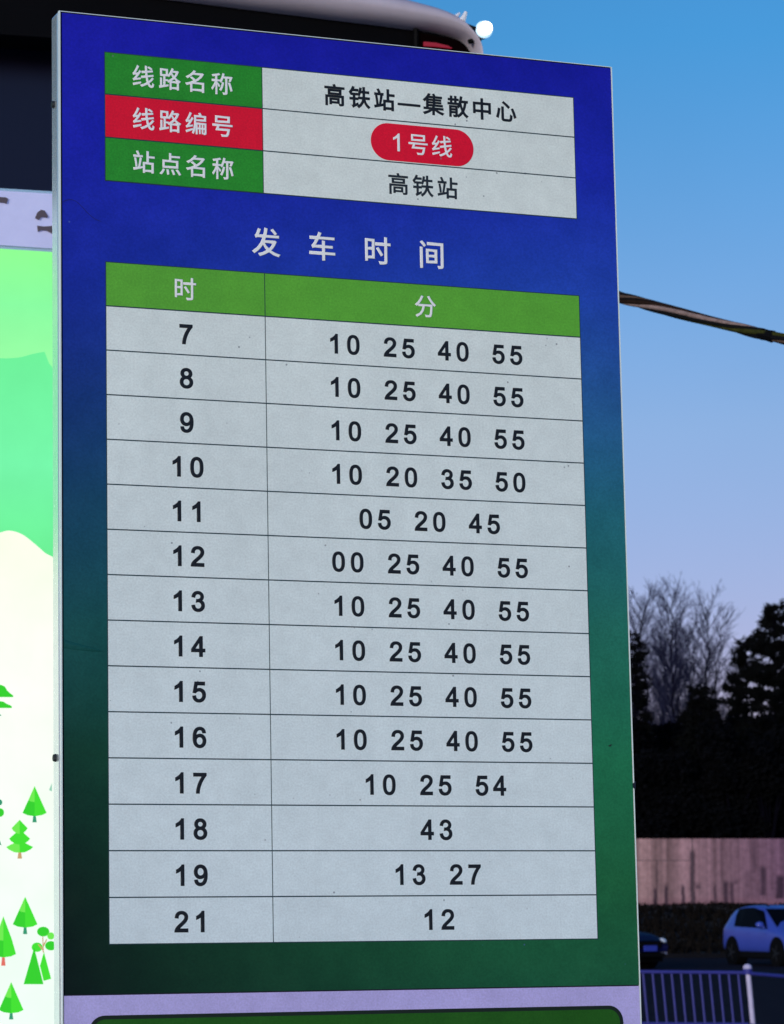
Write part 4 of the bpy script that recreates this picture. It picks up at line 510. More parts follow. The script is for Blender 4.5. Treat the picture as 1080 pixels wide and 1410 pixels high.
def cell_material(name, col, dust=1.0, tint=None):
    m = bpy.data.materials.new(name); m.use_nodes = True; t = m.node_tree; b = t.nodes['Principled BSDF']; L = t.links.new; N = t.nodes.new
    c = N('ShaderNodeTexCoord'); s = N('ShaderNodeSeparateXYZ'); L(c.outputs['Object'], s.inputs[0])
    g = N('ShaderNodeTexNoise'); g.inputs['Scale'].default_value = 500; g.inputs['Detail'].default_value = 2; L(c.outputs['Object'], g.inputs['Vector'])
    g2 = N('ShaderNodeTexNoise'); g2.inputs['Scale'].default_value = 55; g2.inputs['Detail'].default_value = 7; g2.inputs['Roughness'].default_value = 0.7; L(c.outputs['Object'], g2.inputs['Vector'])
    def mr(src, a, b_, c0=0.0, c1=1.0):
        n = N('ShaderNodeMapRange'); n.inputs[1].default_value = a; n.inputs[2].default_value = b_; n.inputs[3].default_value = c0; n.inputs[4].default_value = c1
        L(src, n.inputs[0]); return n.outputs[0]
    pm = N('ShaderNodeMath'); pm.operation = 'MULTIPLY'; L(mr(g.outputs[0], .3, .7, 1 - .09 * dust, 1 + .09 * dust), pm.inputs[0]); L(mr(g2.outputs[0], .3, .7, 1 - .07 * dust, 1 + .07 * dust), pm.inputs[1])
    sc = N('ShaderNodeVectorMath'); sc.operation = 'SCALE'; L(pm.outputs[0], sc.inputs['Scale'])
    if tint:                           # the white print yellows slightly towards the top, stays bluish low down
        mx = N('ShaderNodeMix'); mx.data_type = 'RGBA'; L(mr(s.outputs[1], SH - 1.0, SH - 0.2), mx.inputs[0]); mx.inputs[6].default_value = (*tint, 1); mx.inputs[7].default_value = (*col, 1)
        L(mx.outputs[2], sc.inputs[0])
    else: sc.inputs[0].default_value = col
    vo = N('ShaderNodeTexVoronoi'); vo.inputs['Scale'].default_value = 70; L(c.outputs['Object'], vo.inputs['Vector'])
    dn = N('ShaderNodeTexNoise'); dn.inputs['Scale'].default_value = 25; L(c.outputs['Object'], dn.inputs['Vector'])
    dm = N('ShaderNodeMath'); dm.operation = 'MULTIPLY'; L(mr(vo.outputs['Distance'], .05, .09, .75, 0), dm.inputs[0]); L(mr(dn.outputs[0], .55, .62), dm.inputs[1])
    fx = N('ShaderNodeMix'); fx.data_type = 'RGBA'; L(dm.outputs[0], fx.inputs[0]); L(sc.outputs[0], fx.inputs[6]); fx.inputs[7].default_value = (0.16, 0.18, 0.2, 1)
    # wiped streaks and finger smudges: broad, uneven, in dirt rather than in light
    wv = N('ShaderNodeMapping'); wv.inputs['Scale'].default_value = (26, 3.5, 1); wv.inputs['Rotation'].default_value = (0, 0, 0.35); L(c.outputs['Object'], wv.inputs[0])
    ws = N('ShaderNodeTexNoise'); ws.inputs['Scale'].default_value = 1.0; ws.inputs['Detail'].default_value = 5; L(wv.outputs[0], ws.inputs['Vector'])
    sm = N('ShaderNodeTexNoise'); sm.inputs['Scale'].default_value = 6; sm.inputs['Detail'].default_value = 3; L(c.outputs['Object'], sm.inputs['Vector'])
    m1 = N('ShaderNodeMath'); m1.operation = 'MULTIPLY'; L(mr(ws.outputs[0], .35, .65, .98, 1.02), m1.inputs[0]); L(mr(sm.outputs[0], .3, .7, .98, 1.03), m1.inputs[1])
    s2 = N('ShaderNodeVectorMath'); s2.operation = 'SCALE'; L(fx.outputs[2], s2.inputs[0]); L(m1.outputs[0], s2.inputs['Scale'])
    L(s2.outputs[0], b.inputs['Base Color']); L(mr(ws.outputs[0], .35, .65, .38, .6), b.inputs['Roughness']); b.inputs['Specular IOR Level'].default_value = 0.25
    return m
M_alu = mat('brushed_aluminium', (0.75, 0.85, 0.84), 0.2, 0.7, 0.06, 60)
M_face_edge = mat('bright_trim', (0.85, 0.95, 0.92), 0.3, 0.1)
M_print = print_material()
M_seam = mat('dark_seam', srgb(10, 16, 40), 0.7)
M_lines = mat('printed_grid', srgb(30, 58, 66), 0.7)
M_hdark = mat('printed_grid_dark', srgb(24, 30, 34), 0.6)
M_white = cell_material('printed_white', (0.81, 0.88, 0.82), 0.8, (0.74, 0.85, 0.88))
M_green = cell_material('printed_green', srgb(44, 150, 46), 1.4)
M_green2 = cell_material('printed_leaf_green', srgb(98, 180, 58), 1.2)
M_red = cell_material('printed_red', srgb(236, 18, 52), 0.8)
M_lav = cell_material('printed_lavender', srgb(192, 180, 234), 1.0, srgb(190, 180, 234))
M_panel2 = cell_material('printed_dark_green', srgb(34, 92, 22), 1.2)
M_txt_w = mat('print_white_letters', (0.97, 0.97, 0.96), 0.5)
M_txt_k = mat('print_black_letters', srgb(16, 20, 26), 0.5)
M_txt_g = mat('print_grey_letters', srgb(34, 42, 48), 0.5)

m = MB(); m.box(0.0, SW, -SH, 0.0, -SD, -0.0032); sp(m, 'cabinet', M_alu, bevel=0.0025, seg=2)
m = MB(); m.box(0.0028, SW - 0.0016, -SH + 0.01, -0.0012, -0.0030, -0.0012); sp(m, 'seam', M_seam)
# bright trim round the face
m = MB(); m.box(0.0004, 0.0018, -SH, -0.0005, -0.0031, 0.0012); m.box(SW - 0.0014, SW - 0.0003, -SH, -0.0005, -0.0031, 0.0006); m.box(0.0022, SW - 0.0018, -0.0011, -0.0004, -0.0031, 0.0006)
sp(m, 'edge_trim', M_face_edge)
m = MB(); nb = 24
for j in range(nb):                     # face sheet as a fine strip grid: its right edge waves a little where the film lifts
    y0, y1 = -0.0022 - (0.9821) * j / nb, -0.0022 - (0.9821) * (j + 1) / nb
    m.add([(0.0038, y0, 0), (SW - 0.0018, y0, 0), (SW - 0.0018, y1, 0), (0.0038, y1, 0)], [(0, 3, 2, 1)])
m.add([(0.0038, -0.0022, -0.0011), (SW - 0.0018, -0.0022, -0.0011), (SW - 0.0018, -0.9843, -0.0011), (0.0038, -0.9843, -0.0011)], [(0, 1, 2, 3)])
face = sp(m, 'printed_face', M_print)
# crease in the film at the left edge
m = MB(); n = 14; vs = []
for i in range(n + 1):
    a = i / n; x = 0.004 + 0.040 * a; yc = -0.6450 - 0.006 * a ** 0.8; h = 0.0030 * (1 - a) ** 0.5; w = 0.0050 * (1 - a) ** 0.6
    vs += [(x, yc + w, 0.0001), (x, yc + w * 0.2, 0.0001 + h), (x, yc - w * 0.7, 0.0001)]
fs = []
for i in range(n): fs += [(3 * i, 3 * i + 1, 3 * i + 4, 3 * i + 3), (3 * i + 1, 3 * i + 2, 3 * i + 5, 3 * i + 4)]
m.add(vs, [f[::-1] for f in fs]); sp(m, 'film_crease', M_print, face, smooth=True)

U = [0.0484, 0.2174, 0.5725]
VA = [0.03892, 0.08319, 0.12817, 0.17335]
VB = [0.25729 + i * (0.98436 - 0.04741 - 0.25729) / 15 for i in range(16)]
g = 0.0008
def backing(name, v0, v1, mm):
    m = MB(); m.box(U[0] - 0.0004, U[2] + 0.0004, -v1 - 0.0004, -v0 + 0.0004, 0.0001, 0.0003); return sp(m, name, mm)
bA = backing('table_grid', VA[0], VA[3], M_lines); bA['label'] = 'upper three row grid of the route table'
bB = backing('table_grid', VB[0], VB[15], M_lines); bB['label'] = 'long hour and minute grid of the timetable'
def cell(u0, u1, v0, v1, mm, parent=None):
    m = MB(); m.box(u0 + g * 0.6, u1 - g * 0.6, -v1 + g * 0.8, -v0 - g * 0.8, 0.0003, 0.0005); return sp(m, 'table_cell', mm, parent or sign)
OFFX, OFFY = -SW / 2, SH
def text(placed, mm, parent, bold, z=0.00055):
    return lettering([(c, u + OFFX, v - OFFY, em) for c, u, v, em in placed], mm, parent, bold, z + SD / 2)
def row(s, cu_, v, em, pitch): n = len(s); return [(c, cu_ + (i - (n - 1) / 2) * pitch, v, em) for i, c in enumerate(s)]
UL, UR = 0.1317, 0.3950
for i, s in enumerate(('线路名称', '线路编号', '站点名称')):
    c = cell(U[0], U[1], VA[i], VA[i + 1], M_red if i == 1 else M_green); vm = (VA[i] + VA[i + 1]) / 2
    text(row(s, UL - 0.0002, vm, 0.0243, 0.0282), M_txt_w, c, 0.00045)
for i, s in enumerate(('高铁站—集散中心', None, '高铁站')):
    c = cell(U[1], U[2], VA[i], VA[i + 1], M_white); vm = (VA[i] + VA[i + 1]) / 2
    if s: text(row(s, UR, vm + 0.0005, 0.0243, 0.0279), M_txt_k if i == 0 else M_txt_g, c, 0.00062 if i == 0 else 0.00045)
    else:
        m = MB(); pts = []; u0, u1, vv, rr = 0.3370, 0.4537, 0.1067, 0.0200
        for q in range(25): a = math.pi / 2 + math.pi * q / 24; pts.append(((u0 + rr) + rr * cos(a), -vv + rr * sin(a), 0.0006))
        for q in range(25): a = -math.pi / 2 + math.pi * q / 24; pts.append(((u1 - rr) + rr * cos(a), -vv + rr * sin(a), 0.0006))
        m.prism(pts, Vector((0, 0, 0.0002))); pill = sp(m, 'route_badge', M_red); pill['label'] = 'red rounded badge reading route 1'
        text([('1', 0.3668, vv, 0.0190), ('号', 0.3905, vv, 0.0245), ('线', 0.4175, vv, 0.0245)], M_txt_w, pill, 0.00030, 0.0009)
text(row('发车时间', 0.3117, 0.2246, 0.0315, 0.0612), M_txt_w, face, 0.00060, 0.0001)
times = [('7', '10 25 40 55'), ('8', '10 25 40 55'), ('9', '10 25 40 55'), ('10', '10 20 35 50'), ('11', '05 20 45'), ('12', '00 25 40 55'), ('13', '10 25 40 55'),
         ('14', '10 25 40 55'), ('15', '10 25 40 55'), ('16', '10 25 40 55'), ('17', '10 25 54'), ('18', '43'), ('19', '13 27'), ('21', '12')]
c = cell(U[0], U[1], VB[0], VB[1], M_green2); text([('时', UL, 0.2798, 0.0250)], M_txt_w, c, 0.00040)
c = cell(U[1], U[2], VB[0], VB[1], M_green2); text([('分', UR, 0.2806, 0.0250)], M_txt_w, c, 0.00040)
CAPH, DP, GP = 0.0196, 0.0203, 0.0612
for i, (h, mins) in enumerate(times):
    v0, v1 = VB[i + 1], VB[i + 2]; vm = (v0 + v1) / 2 + 0.0015
    c = cell(U[0], U[1], v0, v1, M_white)
    text(row(h, UL + 0.0005, vm, CAPH, DP), M_txt_k, c, 0.00080)
    c = cell(U[1], U[2], v0, v1, M_white); gs = mins.split(); pl = []
    for j, s in enumerate(gs): pl += row(s, UR + (j - (len(gs) - 1) / 2) * GP, vm, CAPH, DP)
    text(pl, M_txt_k, c, 0.00072)
# lower sheet: lavender with the dark-bordered green panel below
m = MB(); m.box(0.0030, SW - 0.0018, -SH + 0.01, -0.9856, -0.0010, 0.0002); low = sp(m, 'lower_face', M_lav)
def rrect(x0, x1, y0, y1, r, z):
    pts = []
    for (cx, cy, a0) in ((x1 - r, y1 - r, 0), (x0 + r, y1 - r, 90), (x0 + r, y0 + r, 180), (x1 - r, y0 + r, 270)):
        for q in range(9): a = rad(a0 + q * 11.25); pts.append((cx + r * cos(a), cy + r * sin(a), z))
    return pts
yb = -SH + 0.30
m = MB(); m.prism(rrect(0.0275, 0.5985, yb, -1.0050, 0.016, 0.0003), Vector((0, 0, 0.0003))); sp(m, 'map_border', mat('border_dark_green', srgb(14, 30, 14), 0.5))
m = MB(); m.prism(rrect(0.0312, 0.5948, yb + 0.0035, -1.0088, 0.013, 0.0007), Vector((0, 0, 0.0002))); sp(m, 'map_panel', M_panel2)
# small damage: a scuff and a hair-thin crack on the print, a nick in the right edge trim
m = MB(); m.prism([(0.5905, -0.7372, 0.0001), (0.5925, -0.7366, 0.0001), (0.5948, -0.7352, 0.0001), (0.5950, -0.7362, 0.0001), (0.5930, -0.7380, 0.0001)], Vector((0, 0, 0.0003))); sp(m, 'scuff', M_hdark, face)
m = MB(); m.tube([(0.004 + 0.040 * q / 12, -0.199 - 0.016 * (q / 12) ** 2 + 0.004 * math.sin(q * .5), 0.0001) for q in range(13)], 0.0003, 4); sp(m, 'crack', mat('crack_blue', (0.006, 0.008, 0.12), 0.6), face)
m = MB(); m.prism([(SW - 0.0022, -0.7765, -0.0005), (SW + 0.0012, -0.7740, -0.0005), (SW + 0.0004, -0.7830, -0.0005), (SW - 0.0020, -0.7800, -0.0005)], Vector((0, 0, 0.0022))); sp(m, 'nick', M_seam)
# screws on the left side of the cabinet and the plinth
for vv in (0.094, 0.755):
    m = MB(); m.tube([(-0.0026, -vv, -0.0165), (0.001, -vv, -0.0165)], [0.0034, 0.0042], 10); sp(m, 'screw', M_hdark)
m = MB(); m.box(-0.06, SW + 0.06, -SH - 0.30, -SH + 0.004, -0.12, 0.09); sp(m, 'plinth', mat('plinth_grey', (0.18, 0.18, 0.2), 0.7, 0, 0.1), bevel=0.006)

# ------------------------------------------------------------------ bus shelter plane (left, behind the sign)
YAW = rad(16.5)
SO = at(71, 262, 5.6); SDx = Vector((math.cos(YAW), math.sin(YAW), 0)); SNn = Vector((math.sin(YAW), -math.cos(YAW), 0))   # along, towards us
SHM = Matrix(((SDx.x, -SNn.x, 0, SO.x), (SDx.y, -SNn.y, 0, SO.y), (0, 0, 1, 0), (0, 0, 0, 1)))   # local: x along, y away from us, z up
SHI = SHM.inverted()
def pl(px, py, y=0.0):                 # photo position on the shelter plane (pushed y metres back), in shelter coordinates
    r = ray(px, py); n = -SNn; o = SO + n * y; t = (o - EYE).dot(n) / r.dot(n); return SHI @ (EYE + r * t)
shelter = empty('bus_shelter', SHM, 'bus shelter with white rounded roof edge over a black fascia behind the timetable panel', 'shelter')
M_roof = mat('off_white_roof', (.52, .46, .54), .5, 0, .1, 5); M_dark = mat('gloss_black_fascia', (.002, .002, .003), .6, 0, .2, 3, spec=.06); M_navyg = mat('navy_glass', (.008, .010, .030), .3, spec=.25)
# rounded roof edge: outer and inner lines, swept back
outer = [(-1700, -336), (-330, -150), (200, -78), (440, -28), (530, -8), (566, 1), (604, 12), (625, 22), (637, 33), (646, 46), (654, 60), (658, 74), (659, 90)]
inner = [(-1700, -248), (-330, -75), (200, -8), (440, 22), (530, 33), (566, 38), (596, 42), (615, 46), (629, 50), (638, 54), (645, 60), (651, 70), (653, 90)]
prof = [(0.0, 0.0), (-.035, .10), (-.055, .30), (-.058, .5), (-.045, .72), (-.02, .9), (.01, 1.0), (.06, 1.02)]     # (y, t from inner to outer): a rounded nose
m = MB(); nn = len(prof); vs = []
o3 = [pl(a, b, 1.6) for a, b in outer]; i3 = [pl(a, b, 1.6) for a, b in inner]
def smoothline(P, k=4):
    out = []
    for i in range(len(P) - 1):
        p0, p1, p2, p3 = P[max(i - 1, 0)], P[i], P[i + 1], P[min(i + 2, len(P) - 1)]
        for j in range(k):
            t = j / k; out.append(.5 * ((2 * p1) + (p2 - p0) * t + (2 * p0 - 5 * p1 + 4 * p2 - p3) * t * t + (3 * p1 - p0 - 3 * p2 + p3) * t ** 3))
    return out + [P[-1]]
o3, i3 = smoothline(o3), smoothline(i3)
for a, b in zip(i3, o3):
    for (y, t) in prof: q = a.lerp(b, t); vs.append((q.x, q.y + y, q.z))
    vs.append((b.x, b.y + 1.4, b.z)); vs.append((a.x, a.y + 1.4, a.z))
kk = nn + 2; fs = []
for i in range(len(o3) - 1):
    for j in range(kk): fs.append((i * kk + j, (i + 1) * kk + j, (i + 1) * kk + (j + 1) % kk, i * kk + (j + 1) % kk))
fs += [tuple(range(kk)), tuple(range((len(o3) - 1) * kk + kk - 1, (len(o3) - 1) * kk - 1, -1))]
m.add(vs, fs); m.build('roof', M_roof, shelter, smooth=True)
# fascia below the roof, dark glass behind
low_f = [pl(650, 100, 1.62), pl(76, 52, 1.62), pl(-1700, -70, 1.62)]
up_f = [Vector((q.x, pl(0, 0, 1.62).y, q.z)) for q in i3]
m = MB(); m.prism([Vector((q.x, low_f[0].y, q.z)) for q in i3] + low_f, Vector((0, .12, 0))); m.build('fascia', M_dark, shelter)
m = MB(); q = [pl(-1700, -33, 1.8), pl(320, 60, 1.8), pl(320, 330, 1.8), pl(-1700, 240, 1.8)]; m.prism(q, Vector((0, .02, 0))); m.build('glass_panel', M_navyg, shelter)
m = MB(); q = [pl(575, 44, 1.6), pl(632, 56, 1.6), pl(650, 74, 1.6), pl(650, 86, 1.6), pl(575, 82, 1.6)]; m.prism(q, Vector((0, .015, 0))); led = m.build('led_display', mat('display_dark_red', (.003, .0008, .001), .8, spec=.01), shelter)
m = MB(); q = [pl(584, 57, 1.585), pl(600, 58.5, 1.585), pl(617, 62.5, 1.585), pl(623, 66, 1.585), pl(600, 63.5, 1.585), pl(584, 62.5, 1.585)]; m.prism(q, Vector((0, .006, 0)))
m.build('lit_text_strip', mat('red_led', (.05, .004, .006), .5, emit=(.22, .006, .02), estr=1.0), led)
m = MB(); m.tube([pl(573, 40, 1.6), pl(573, 90, 1.6)], .008, 8); m.build('mullion', M_dark, shelter)
for (px, y) in ((300, 1.75), (560, 1.75), (-1600, 1.75)):
    a = pl(px, 70 if px > 0 else -60, y); m = MB(); m.box(a.x - .05, a.x + .05, a.y, a.y + .10, -.02, a.z); m.build('post', M_alu, shelter, bevel=.006)

# floodlight fixed to the end of the shelter roof
lp = pl(668.5, 39, 1.55); FL = SHM @ T(*lp)
flood = empty('floodlight', FL, 'small glaring white lamp on a bracket at the end of the shelter roof', 'lamp')
K = 7.1 / F
m = MB(); m.sphere((0, -.006, 0), 9.6 * K, 32, 20); m.build('bulb', mat('lamp_glow', (.8, .8, .75), .5, emit=(1.0, .97, .78), estr=4), flood, smooth=True)
m = MB(); m.tube([(-6 * K, .012, 2 * K), (-14 * K, .012, 1 * K), (-30 * K, .012, 5 * K)], [.006, .005, .006], 8); m.build('bracket', M_blk, flood)
m = MB(); m.tube([(-4 * K, .02, -12 * K), (-22 * K, .02, -19 * K)], [.0075, .006], 8); m.build('bracket', M_blk, flood)
m = MB(); m.tube([(-30 * K, .0, 23 * K), (-36 * K, .0, 9 * K)], [.004, .008], 8); m.tube([(-38 * K, .01, 22 * K), (-46 * K, .01, 14 * K)], [.003, .006], 8); m.build('lamp_reflector', mat('reflector_white', (.8, .8, .85), .3), flood)
m = MB(); m.sphere((0, .010, 0), 13.2 * K, 32, 16, 1, .45, 1); m.build('halo', mat('halo_glow', (.5, .55, .6), .5, emit=(.42, .70, .90), estr=1.0), flood, smooth=True)  # glare halo round the bulb, added as a dim glowing flattened sphere
m = MB(); m.sphere((0, .028, 0), 12.0 * K, 16, 10, 1, .9, 1); m.build('housing', M_blk, flood, smooth=True)

# ------------------------------------------------------------------ backlit billboard with the green hill picture
BB = empty('billboard', SHM, 'backlit green and white light box with printed fir trees left of the timetable panel', 'billboard')
def flat(name, pts, m_, parent, y=0.0, th=.0008): mb = MB(); mb.prism([pl(a, b, y) for a, b in pts], Vector((0, -th, 0))); return mb.build(name, m_, parent)
def em(name, c, s=1.0): return mat(name, tuple(x * .08 for x in c), .5, emit=c, estr=s, spec=.2)
tl, tr_, bl, br = pl(-1700, 156), pl(150, 268), pl(-1700, 1500), pl(150, 1500)
zb = .35
m = MB(); m.prism([Vector((tl.x, .0, tl.z)), Vector((tr_.x, .0, tr_.z)), Vector((tr_.x, .0, zb)), Vector((tl.x, .0, zb))], Vector((0, .16, 0))); m.build('housing', M_alu, BB)
for x in (tl.x + .1, tr_.x - .1):
    m = MB(); m.box(x - .04, x + .04, .04, .12, -.02, zb - .002); m.build('leg', M_alu, BB)
y0 = -.002
hd = pl(-1700, 230), pl(150, 350)
M_head = mat('lavender_header', (.55, .56, .74), .35, .1, .07, 25, emit=srgb(150, 155, 215), estr=.35)
m = MB(); q = [Vector((tl.x + .01, y0, tl.z - .006)), Vector((tr_.x - .01, y0, tr_.z - .006)), Vector((hd[1].x - .01, y0, hd[1].z + .003)), Vector((hd[0].x + .01, y0, hd[0].z + .003))]; m.prism(q, Vector((0, -.004, 0))); head = m.build('header_board', M_head, BB)
M_frag = mat('brown_grey_letters', (.13, .10, .12), .5, .3)
for pts in ([(-14, 270), (-2, 271.5), (8, 272), (11, 274), (9, 280.5), (4, 279), (-14, 278)], [(48, 300), (51, 293), (56, 289), (61, 290), (66, 298), (65, 300), (60, 299), (57, 299), (53, 303)], [(51, 311), (60, 312), (76, 311), (76, 322), (70, 321), (64, 317.5), (57, 317), (52, 319)]):
    flat('letter_fragment', pts, M_frag, head, y0 - .005, .003)
# the picture
ER = 84   # the picture runs to here; the sign hides the rest
def crv(pts, k=5): return [tuple(p) for p in smoothline([Vector((a, b, 0)).xy.to_3d() for a, b in pts], k)]
pic = [Vector((hd[0].x + .01, -.001, hd[0].z - .003)), Vector((hd[1].x - .01, -.001, hd[1].z - .003)), Vector((br.x - .01, -.001, zb + .02)), Vector((bl.x + .01, -.001, zb + .02))]
def grad_em(name, stops, est=1.0):       # stops: (photo y at the picture's right edge, colour)
    m_ = bpy.data.materials.new(name); m_.use_nodes = True; t = m_.node_tree; b = t.nodes['Principled BSDF']; c = t.nodes.new('ShaderNodeTexCoord'); s = t.nodes.new('ShaderNodeSeparateXYZ')
    t.links.new(c.outputs['Object'], s.inputs[0]); zs = [pl(36, y).z for y, _ in stops]; mr = t.nodes.new('ShaderNodeMapRange'); mr.inputs[1].default_value = zs[0]; mr.inputs[2].default_value = zs[-1]
    t.links.new(s.outputs[2], mr.inputs[0]); r = t.nodes.new('ShaderNodeValToRGB'); e = r.color_ramp.elements
    e[0].color = (*stops[0][1], 1); e[-1].color = (*stops[-1][1], 1)
    for (y, col), z in list(zip(stops, zs))[1:-1]: k = e.new((z - zs[0]) / (zs[-1] - zs[0])); k.color = (*col, 1)
    t.links.new(mr.outputs[0], r.inputs[0])
    n = t.nodes.new('ShaderNodeTexNoise'); n.inputs['Scale'].default_value = 8; n.inputs['Detail'].default_value = 6; t.links.new(c.outputs['Object'], n.inputs['Vector'])
    m2 = t.nodes.new('ShaderNodeMapRange'); m2.inputs[1].default_value = .3; m2.inputs[2].default_value = .7; m2.inputs[3].default_value = .95 * est; m2.inputs[4].default_value = 1.05 * est; t.links.new(n.outputs[0], m2.inputs[0])
    t.links.new(r.outputs[0], b.inputs['Emission Color']); t.links.new(m2.outputs[0], b.inputs['Emission Strength']); b.inputs['Base Color'].default_value = (.02, .04, .02, 1); b.inputs['Roughness'].default_value = .4
    return m_
m = MB(); m.prism(pic, Vector((0, -.001, 0))); pict = m.build('picture', grad_em('light_green_glow', [(342, srgb(138, 250, 138)), (420, srgb(132, 248, 155)), (500, srgb(150, 252, 160)), (760, srgb(120, 240, 150))]), BB)
hill = crv([(-1700, 500), (-1200, 380), (-800, 450), (-330, 470), (-180, 512), (-90, 480), (-40, 491), (0, 493.5), (25, 492.5), (45, 487.5), (61, 484.5)], 4) + [(64, 492), (67, 500), (71, 505)] + crv([(71, 505), (90, 530), (150, 560)], 4)
def fill(name, line, mat_, lay):
    line = [q for q in line]
    y = -.002 - lay * .0006; a = pl(*line[-1][:2]); b = pl(*line[0][:2]); m = MB()
    pts = [pl(p[0], p[1]) for p in line]; pts = [Vector((min(max(p.x, pic[3].x), pic[2].x), y, p.z)) for p in pts] + [Vector((pic[2].x, y, zb + .02)), Vector((pic[3].x, y, zb + .02))]
    m.prism(pts, Vector((0, -.0003, 0))); return m.build(name, mat_, pict)
fill('printed_hill', hill, grad_em('mint_glow', [(490, srgb(105, 240, 150)), (640, srgb(112, 244, 165)), (780, srgb(100, 236, 140))]), 0)
cream = crv([(-1700, 760), (-1300, 700), (-900, 730), (-600, 770), (-330, 800), (-200, 790), (-100, 770), (-40, 748), (0, 733.5), (14, 731), (30, 736), (45, 747), (61, 761)], 4) + [(64, 763), (72, 767)] + crv([(72, 767), (100, 790), (150, 830)], 4)
fill('printed_hill', cream, grad_em('cream_glow', [(735, srgb(250, 255, 232)), (900, srgb(252, 255, 244)), (1410, srgb(240, 255, 246))]), 1)
E_lg, E_mg, E_dg, E_te, E_or, E_rd = em('leaf_glow_light', srgb(110, 232, 80)), em('leaf_glow', srgb(66, 222, 48)), em('leaf_glow_deep', srgb(52, 205, 44)), em('teal_glow', srgb(50, 150, 110)), em('trunk_glow', srgb(196, 160, 110)), em('trunk_glow_red', srgb(222, 110, 96))
def lay(pts, m_, k): return flat('printed_tree', pts, m_, pict, -.0034 - k * .0004, .0003)
def fir(cx, top, mid, bot, w0, w1, tb, trunk=E_te):
    lay([(cx - w0, mid), (cx - w1, bot - 4), (cx - w1 * .6, bot - .8), (cx, bot + .6), (cx, top), ], E_dg, 0); lay([(cx, top), (cx, bot + .6), (cx + w1 * .6, bot - .8), (cx + w1, bot - 4), (cx + w0, mid)], E_mg, 0)
    lay([(cx, top), (cx, mid + 2.5), (cx - w0 * .55, mid + 1.8), (cx - w0, mid)], E_lg, 1); lay([(cx, top), (cx + w0, mid), (cx + w0 * .55, mid + 1.8), (cx, mid + 2.5)], E_mg, 1)
    lay([(cx - 1.8, bot + .4), (cx + 1.8, bot + .4), (cx + 3, tb), (cx - 3, tb)], trunk, 0)
fir(47.6, 1082.5, 1102, 1123.5, 8.6, 16.6, 1132.5)
fir(34.6, 1235, 1254, 1277, 8.6, 17, 1286.5)
fir(15.4, 1352.5, 1372, 1395, 8.6, 17, 1404)
fir(4.6, 1262, 1293, 1318, 11.5, 17.5, 1330, E_rd)
for (t, b, w, c) in ((1163, 1174.5, 18.6, E_lg), (1148, 1163, 14.5, E_mg), (1135, 1148.5, 11, E_lg)):
    lay([(27, t - 6), (27 - w, b - 8), (27 - w * .8, b - 4.5), (27 - w * .4, b - .8), (27, b)], c, {1163: 0, 1148: 1, 1135: 2}[t]); lay([(27, t - 6), (27, b), (27 + w * .4, b - .8), (27 + w * .8, b - 4.5), (27 + w, b - 8)], E_mg, {1163: 0, 1148: 1, 1135: 2}[t])
lay([(25.3, 1174), (29, 1174), (30.4, 1182.5), (24, 1182.5)], E_or, 3)
def disc(cx, cy, rx, ry, c, k): lay([(cx + rx * math.cos(q * .393), cy + ry * math.sin(q * .393)) for q in range(16)], c, k)
disc(59.5, 1283, 8.5, 6.8, E_dg, 0); disc(51, 1304.5, 7.5, 6.5, E_mg, 0); disc(70, 1302.5, 8, 6.5, E_dg, 0); disc(70, 1289, 5, 5, E_lg, 1)
lay([(58.2, 1290), (59.4, 1290), (60.4, 1312), (58.8, 1312)], E_or, 2); lay([(59, 1302), (64, 1293), (65, 1294), (60, 1304)], E_or, 2); lay([(59, 1306), (53, 1300), (52, 1301), (58.6, 1309)], E_or, 2)
lay([(47, 1305), (59.5, 1354), (59.5, 1355.5), (32.5, 1355.5)], E_dg, 3); lay([(60.5, 1311), (70.5, 1348), (60, 1351), (55, 1330)], E_mg, 2)
def dome(x0, x1, top, bot, c): 
    n = 14; lay([(x0, bot)] + [(x0 + (x1 - x0) * i / n, bot - 4 - (bot - top - 4) * (max(0, 1 - (2 * (i / n) - .75) ** 2)) ** .5 * (1 - .35 * (i / n > .72))) for i in range(1, n)] + [(x1, bot - 2), (x1 - .5, bot)], c, 0)
dome(-22, 18.5, 942, 960, E_dg); dome(-22, 16.5, 965, 975, E_dg); disc(0, 1119, 5.6, 6, E_dg, 0); disc(0, 1105, 3.2, 4, E_te, 0)
E_pt = em('pale_teal_glow', srgb(150, 205, 180)); lay([(71.5, 1078), (71.5, 1090), (67.5, 1088)], E_pt, 0); lay([(-3, 1150), (2, 1164), (-3, 1163)], E_te, 0); lay([(-4, 983), (2, 984.5), (1, 986), (-4, 986)], E_te, 0)
for k, (cx_, t_) in enumerate(((-60, 1100), (-120, 1200), (-200, 1130), (-90, 1320), (-260, 1290), (-160, 1010), (-230, 1010))): fir(cx_, t_, t_ + 20, t_ + 42, 8.6, 17, t_ + 51)

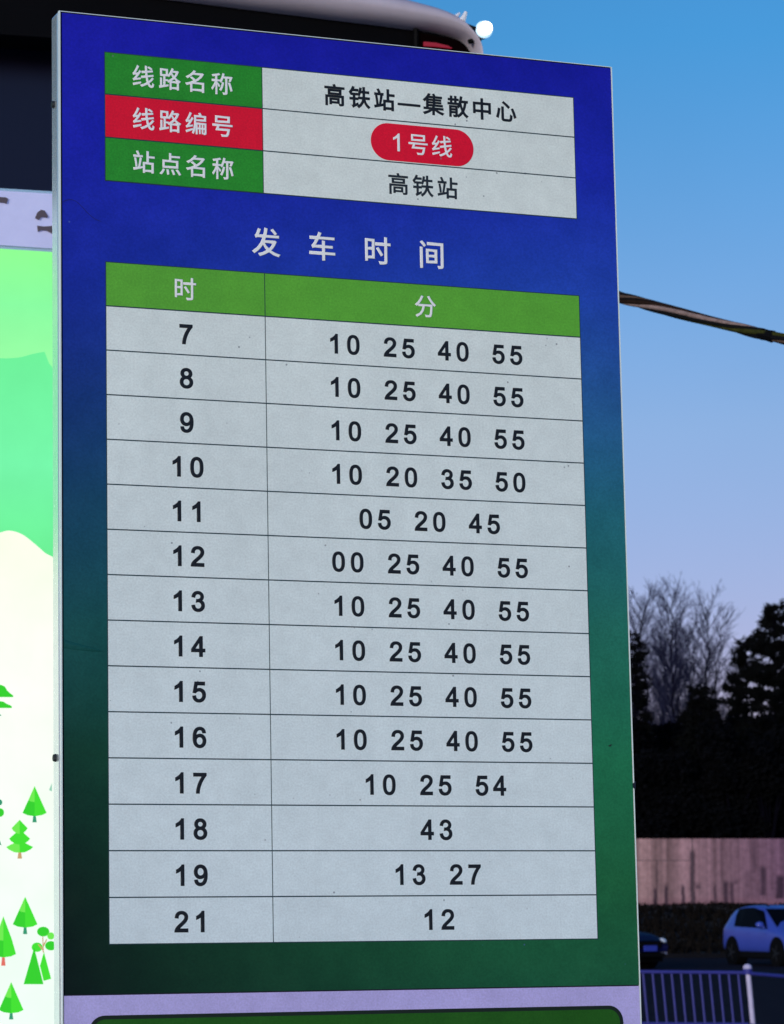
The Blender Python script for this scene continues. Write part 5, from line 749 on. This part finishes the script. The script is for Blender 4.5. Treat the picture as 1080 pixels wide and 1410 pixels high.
# ------------------------------------------------------------------ twisted cable bundle to the right
A = pl(600, 372, 1.9); A = SHM @ A; P1 = at(853, 409, 7.75); P2 = at(1080, 467, 7.42); dirc = (P2 - P1); E2 = P2 + dirc * 2.5
cable = empty('cable_bundle', T(*P1), 'twisted bundle of brown and black cables with tape, running right from behind the panel', 'cable')
start = P1 - dirc * .55
strands = [((.10, .065, .05), 0.0), ((.006, .006, .008), .8), ((.035, .038, .008), 2.2), ((.006, .006, .006), 3.1), ((.24, .17, .16), 4.4), ((.02, .010, .007), 5.2), ((.008, .006, .006), 5.8)]
pp = SHM @ Vector((pl(560, 70, 1.75).x, pl(560, 70, 1.75).y, 0))          # the shelter post that carries the near end
T0 = ((pp - P1).x * dirc.x + (pp - P1).y * dirc.y) / (dirc.x ** 2 + dirc.y ** 2)
def along(t):                          # t = 0 at P1, 1 at P2; slight sag and an s-bend like stiff cable
    p = P1 + dirc * t; return p + Vector((0, 0, -.002 * math.sin(math.pi * t)))
for ci, (c, ph) in enumerate(strands):
    m = MB(); pts = []; N = 120
    for i in range(N + 1):
        t = T0 + (3.05 - T0) * i / N; a = ph + t * 5.2 + .5 * math.sin(t * 7); rr = .0092 * (1 - .35 * math.exp(-((t - .60) / .18) ** 2)) * (.75 if t > .88 else 1)
        d = dirc.normalized(); u = d.cross(Vector((0, 0, 1))).normalized(); w = u.cross(d)
        pts.append(along(t) + (u * math.cos(a) + w * math.sin(a)) * rr - P1)
    m.tube(pts, .0057 + .0006 * (ci % 3), 7); m.build('cable', mat('cable_sheath', c, .8, 0, .35, 60, spec=.08), cable, smooth=True)
m = MB(); pts = [along(t) - P1 for t in (.845, .87, .90, .935, .945)]; m.tube(pts, [.0105, .0148, .0137, .0154, .011], 9); m.build('tape', M_blk, cable)
hk = along(T0); m = MB(); m.tube([hk - P1, pp + Vector((0, 0, hk.z)) - P1], .018, 8); m.tube([hk - P1 - Vector((0, 0, .05)), hk - P1 + Vector((0, 0, .05))], .02, 8); m.build('hook', M_blk, cable)
pe = along(3.05); pole = empty('utility_pole', T(pe.x, pe.y, -.02), 'grey pole carrying the far end of the cable bundle', 'pole')
m = MB(); m.tube([(0, 0, 0), (0, 0, pe.z + 1.6)], [.12, .085], 16); m.build('shaft', M_kerb, pole)
m = MB(); m.box(-.35, .35, -.04, .04, pe.z + .9, pe.z + .98); m.build('crossarm', M_kerb, pole)
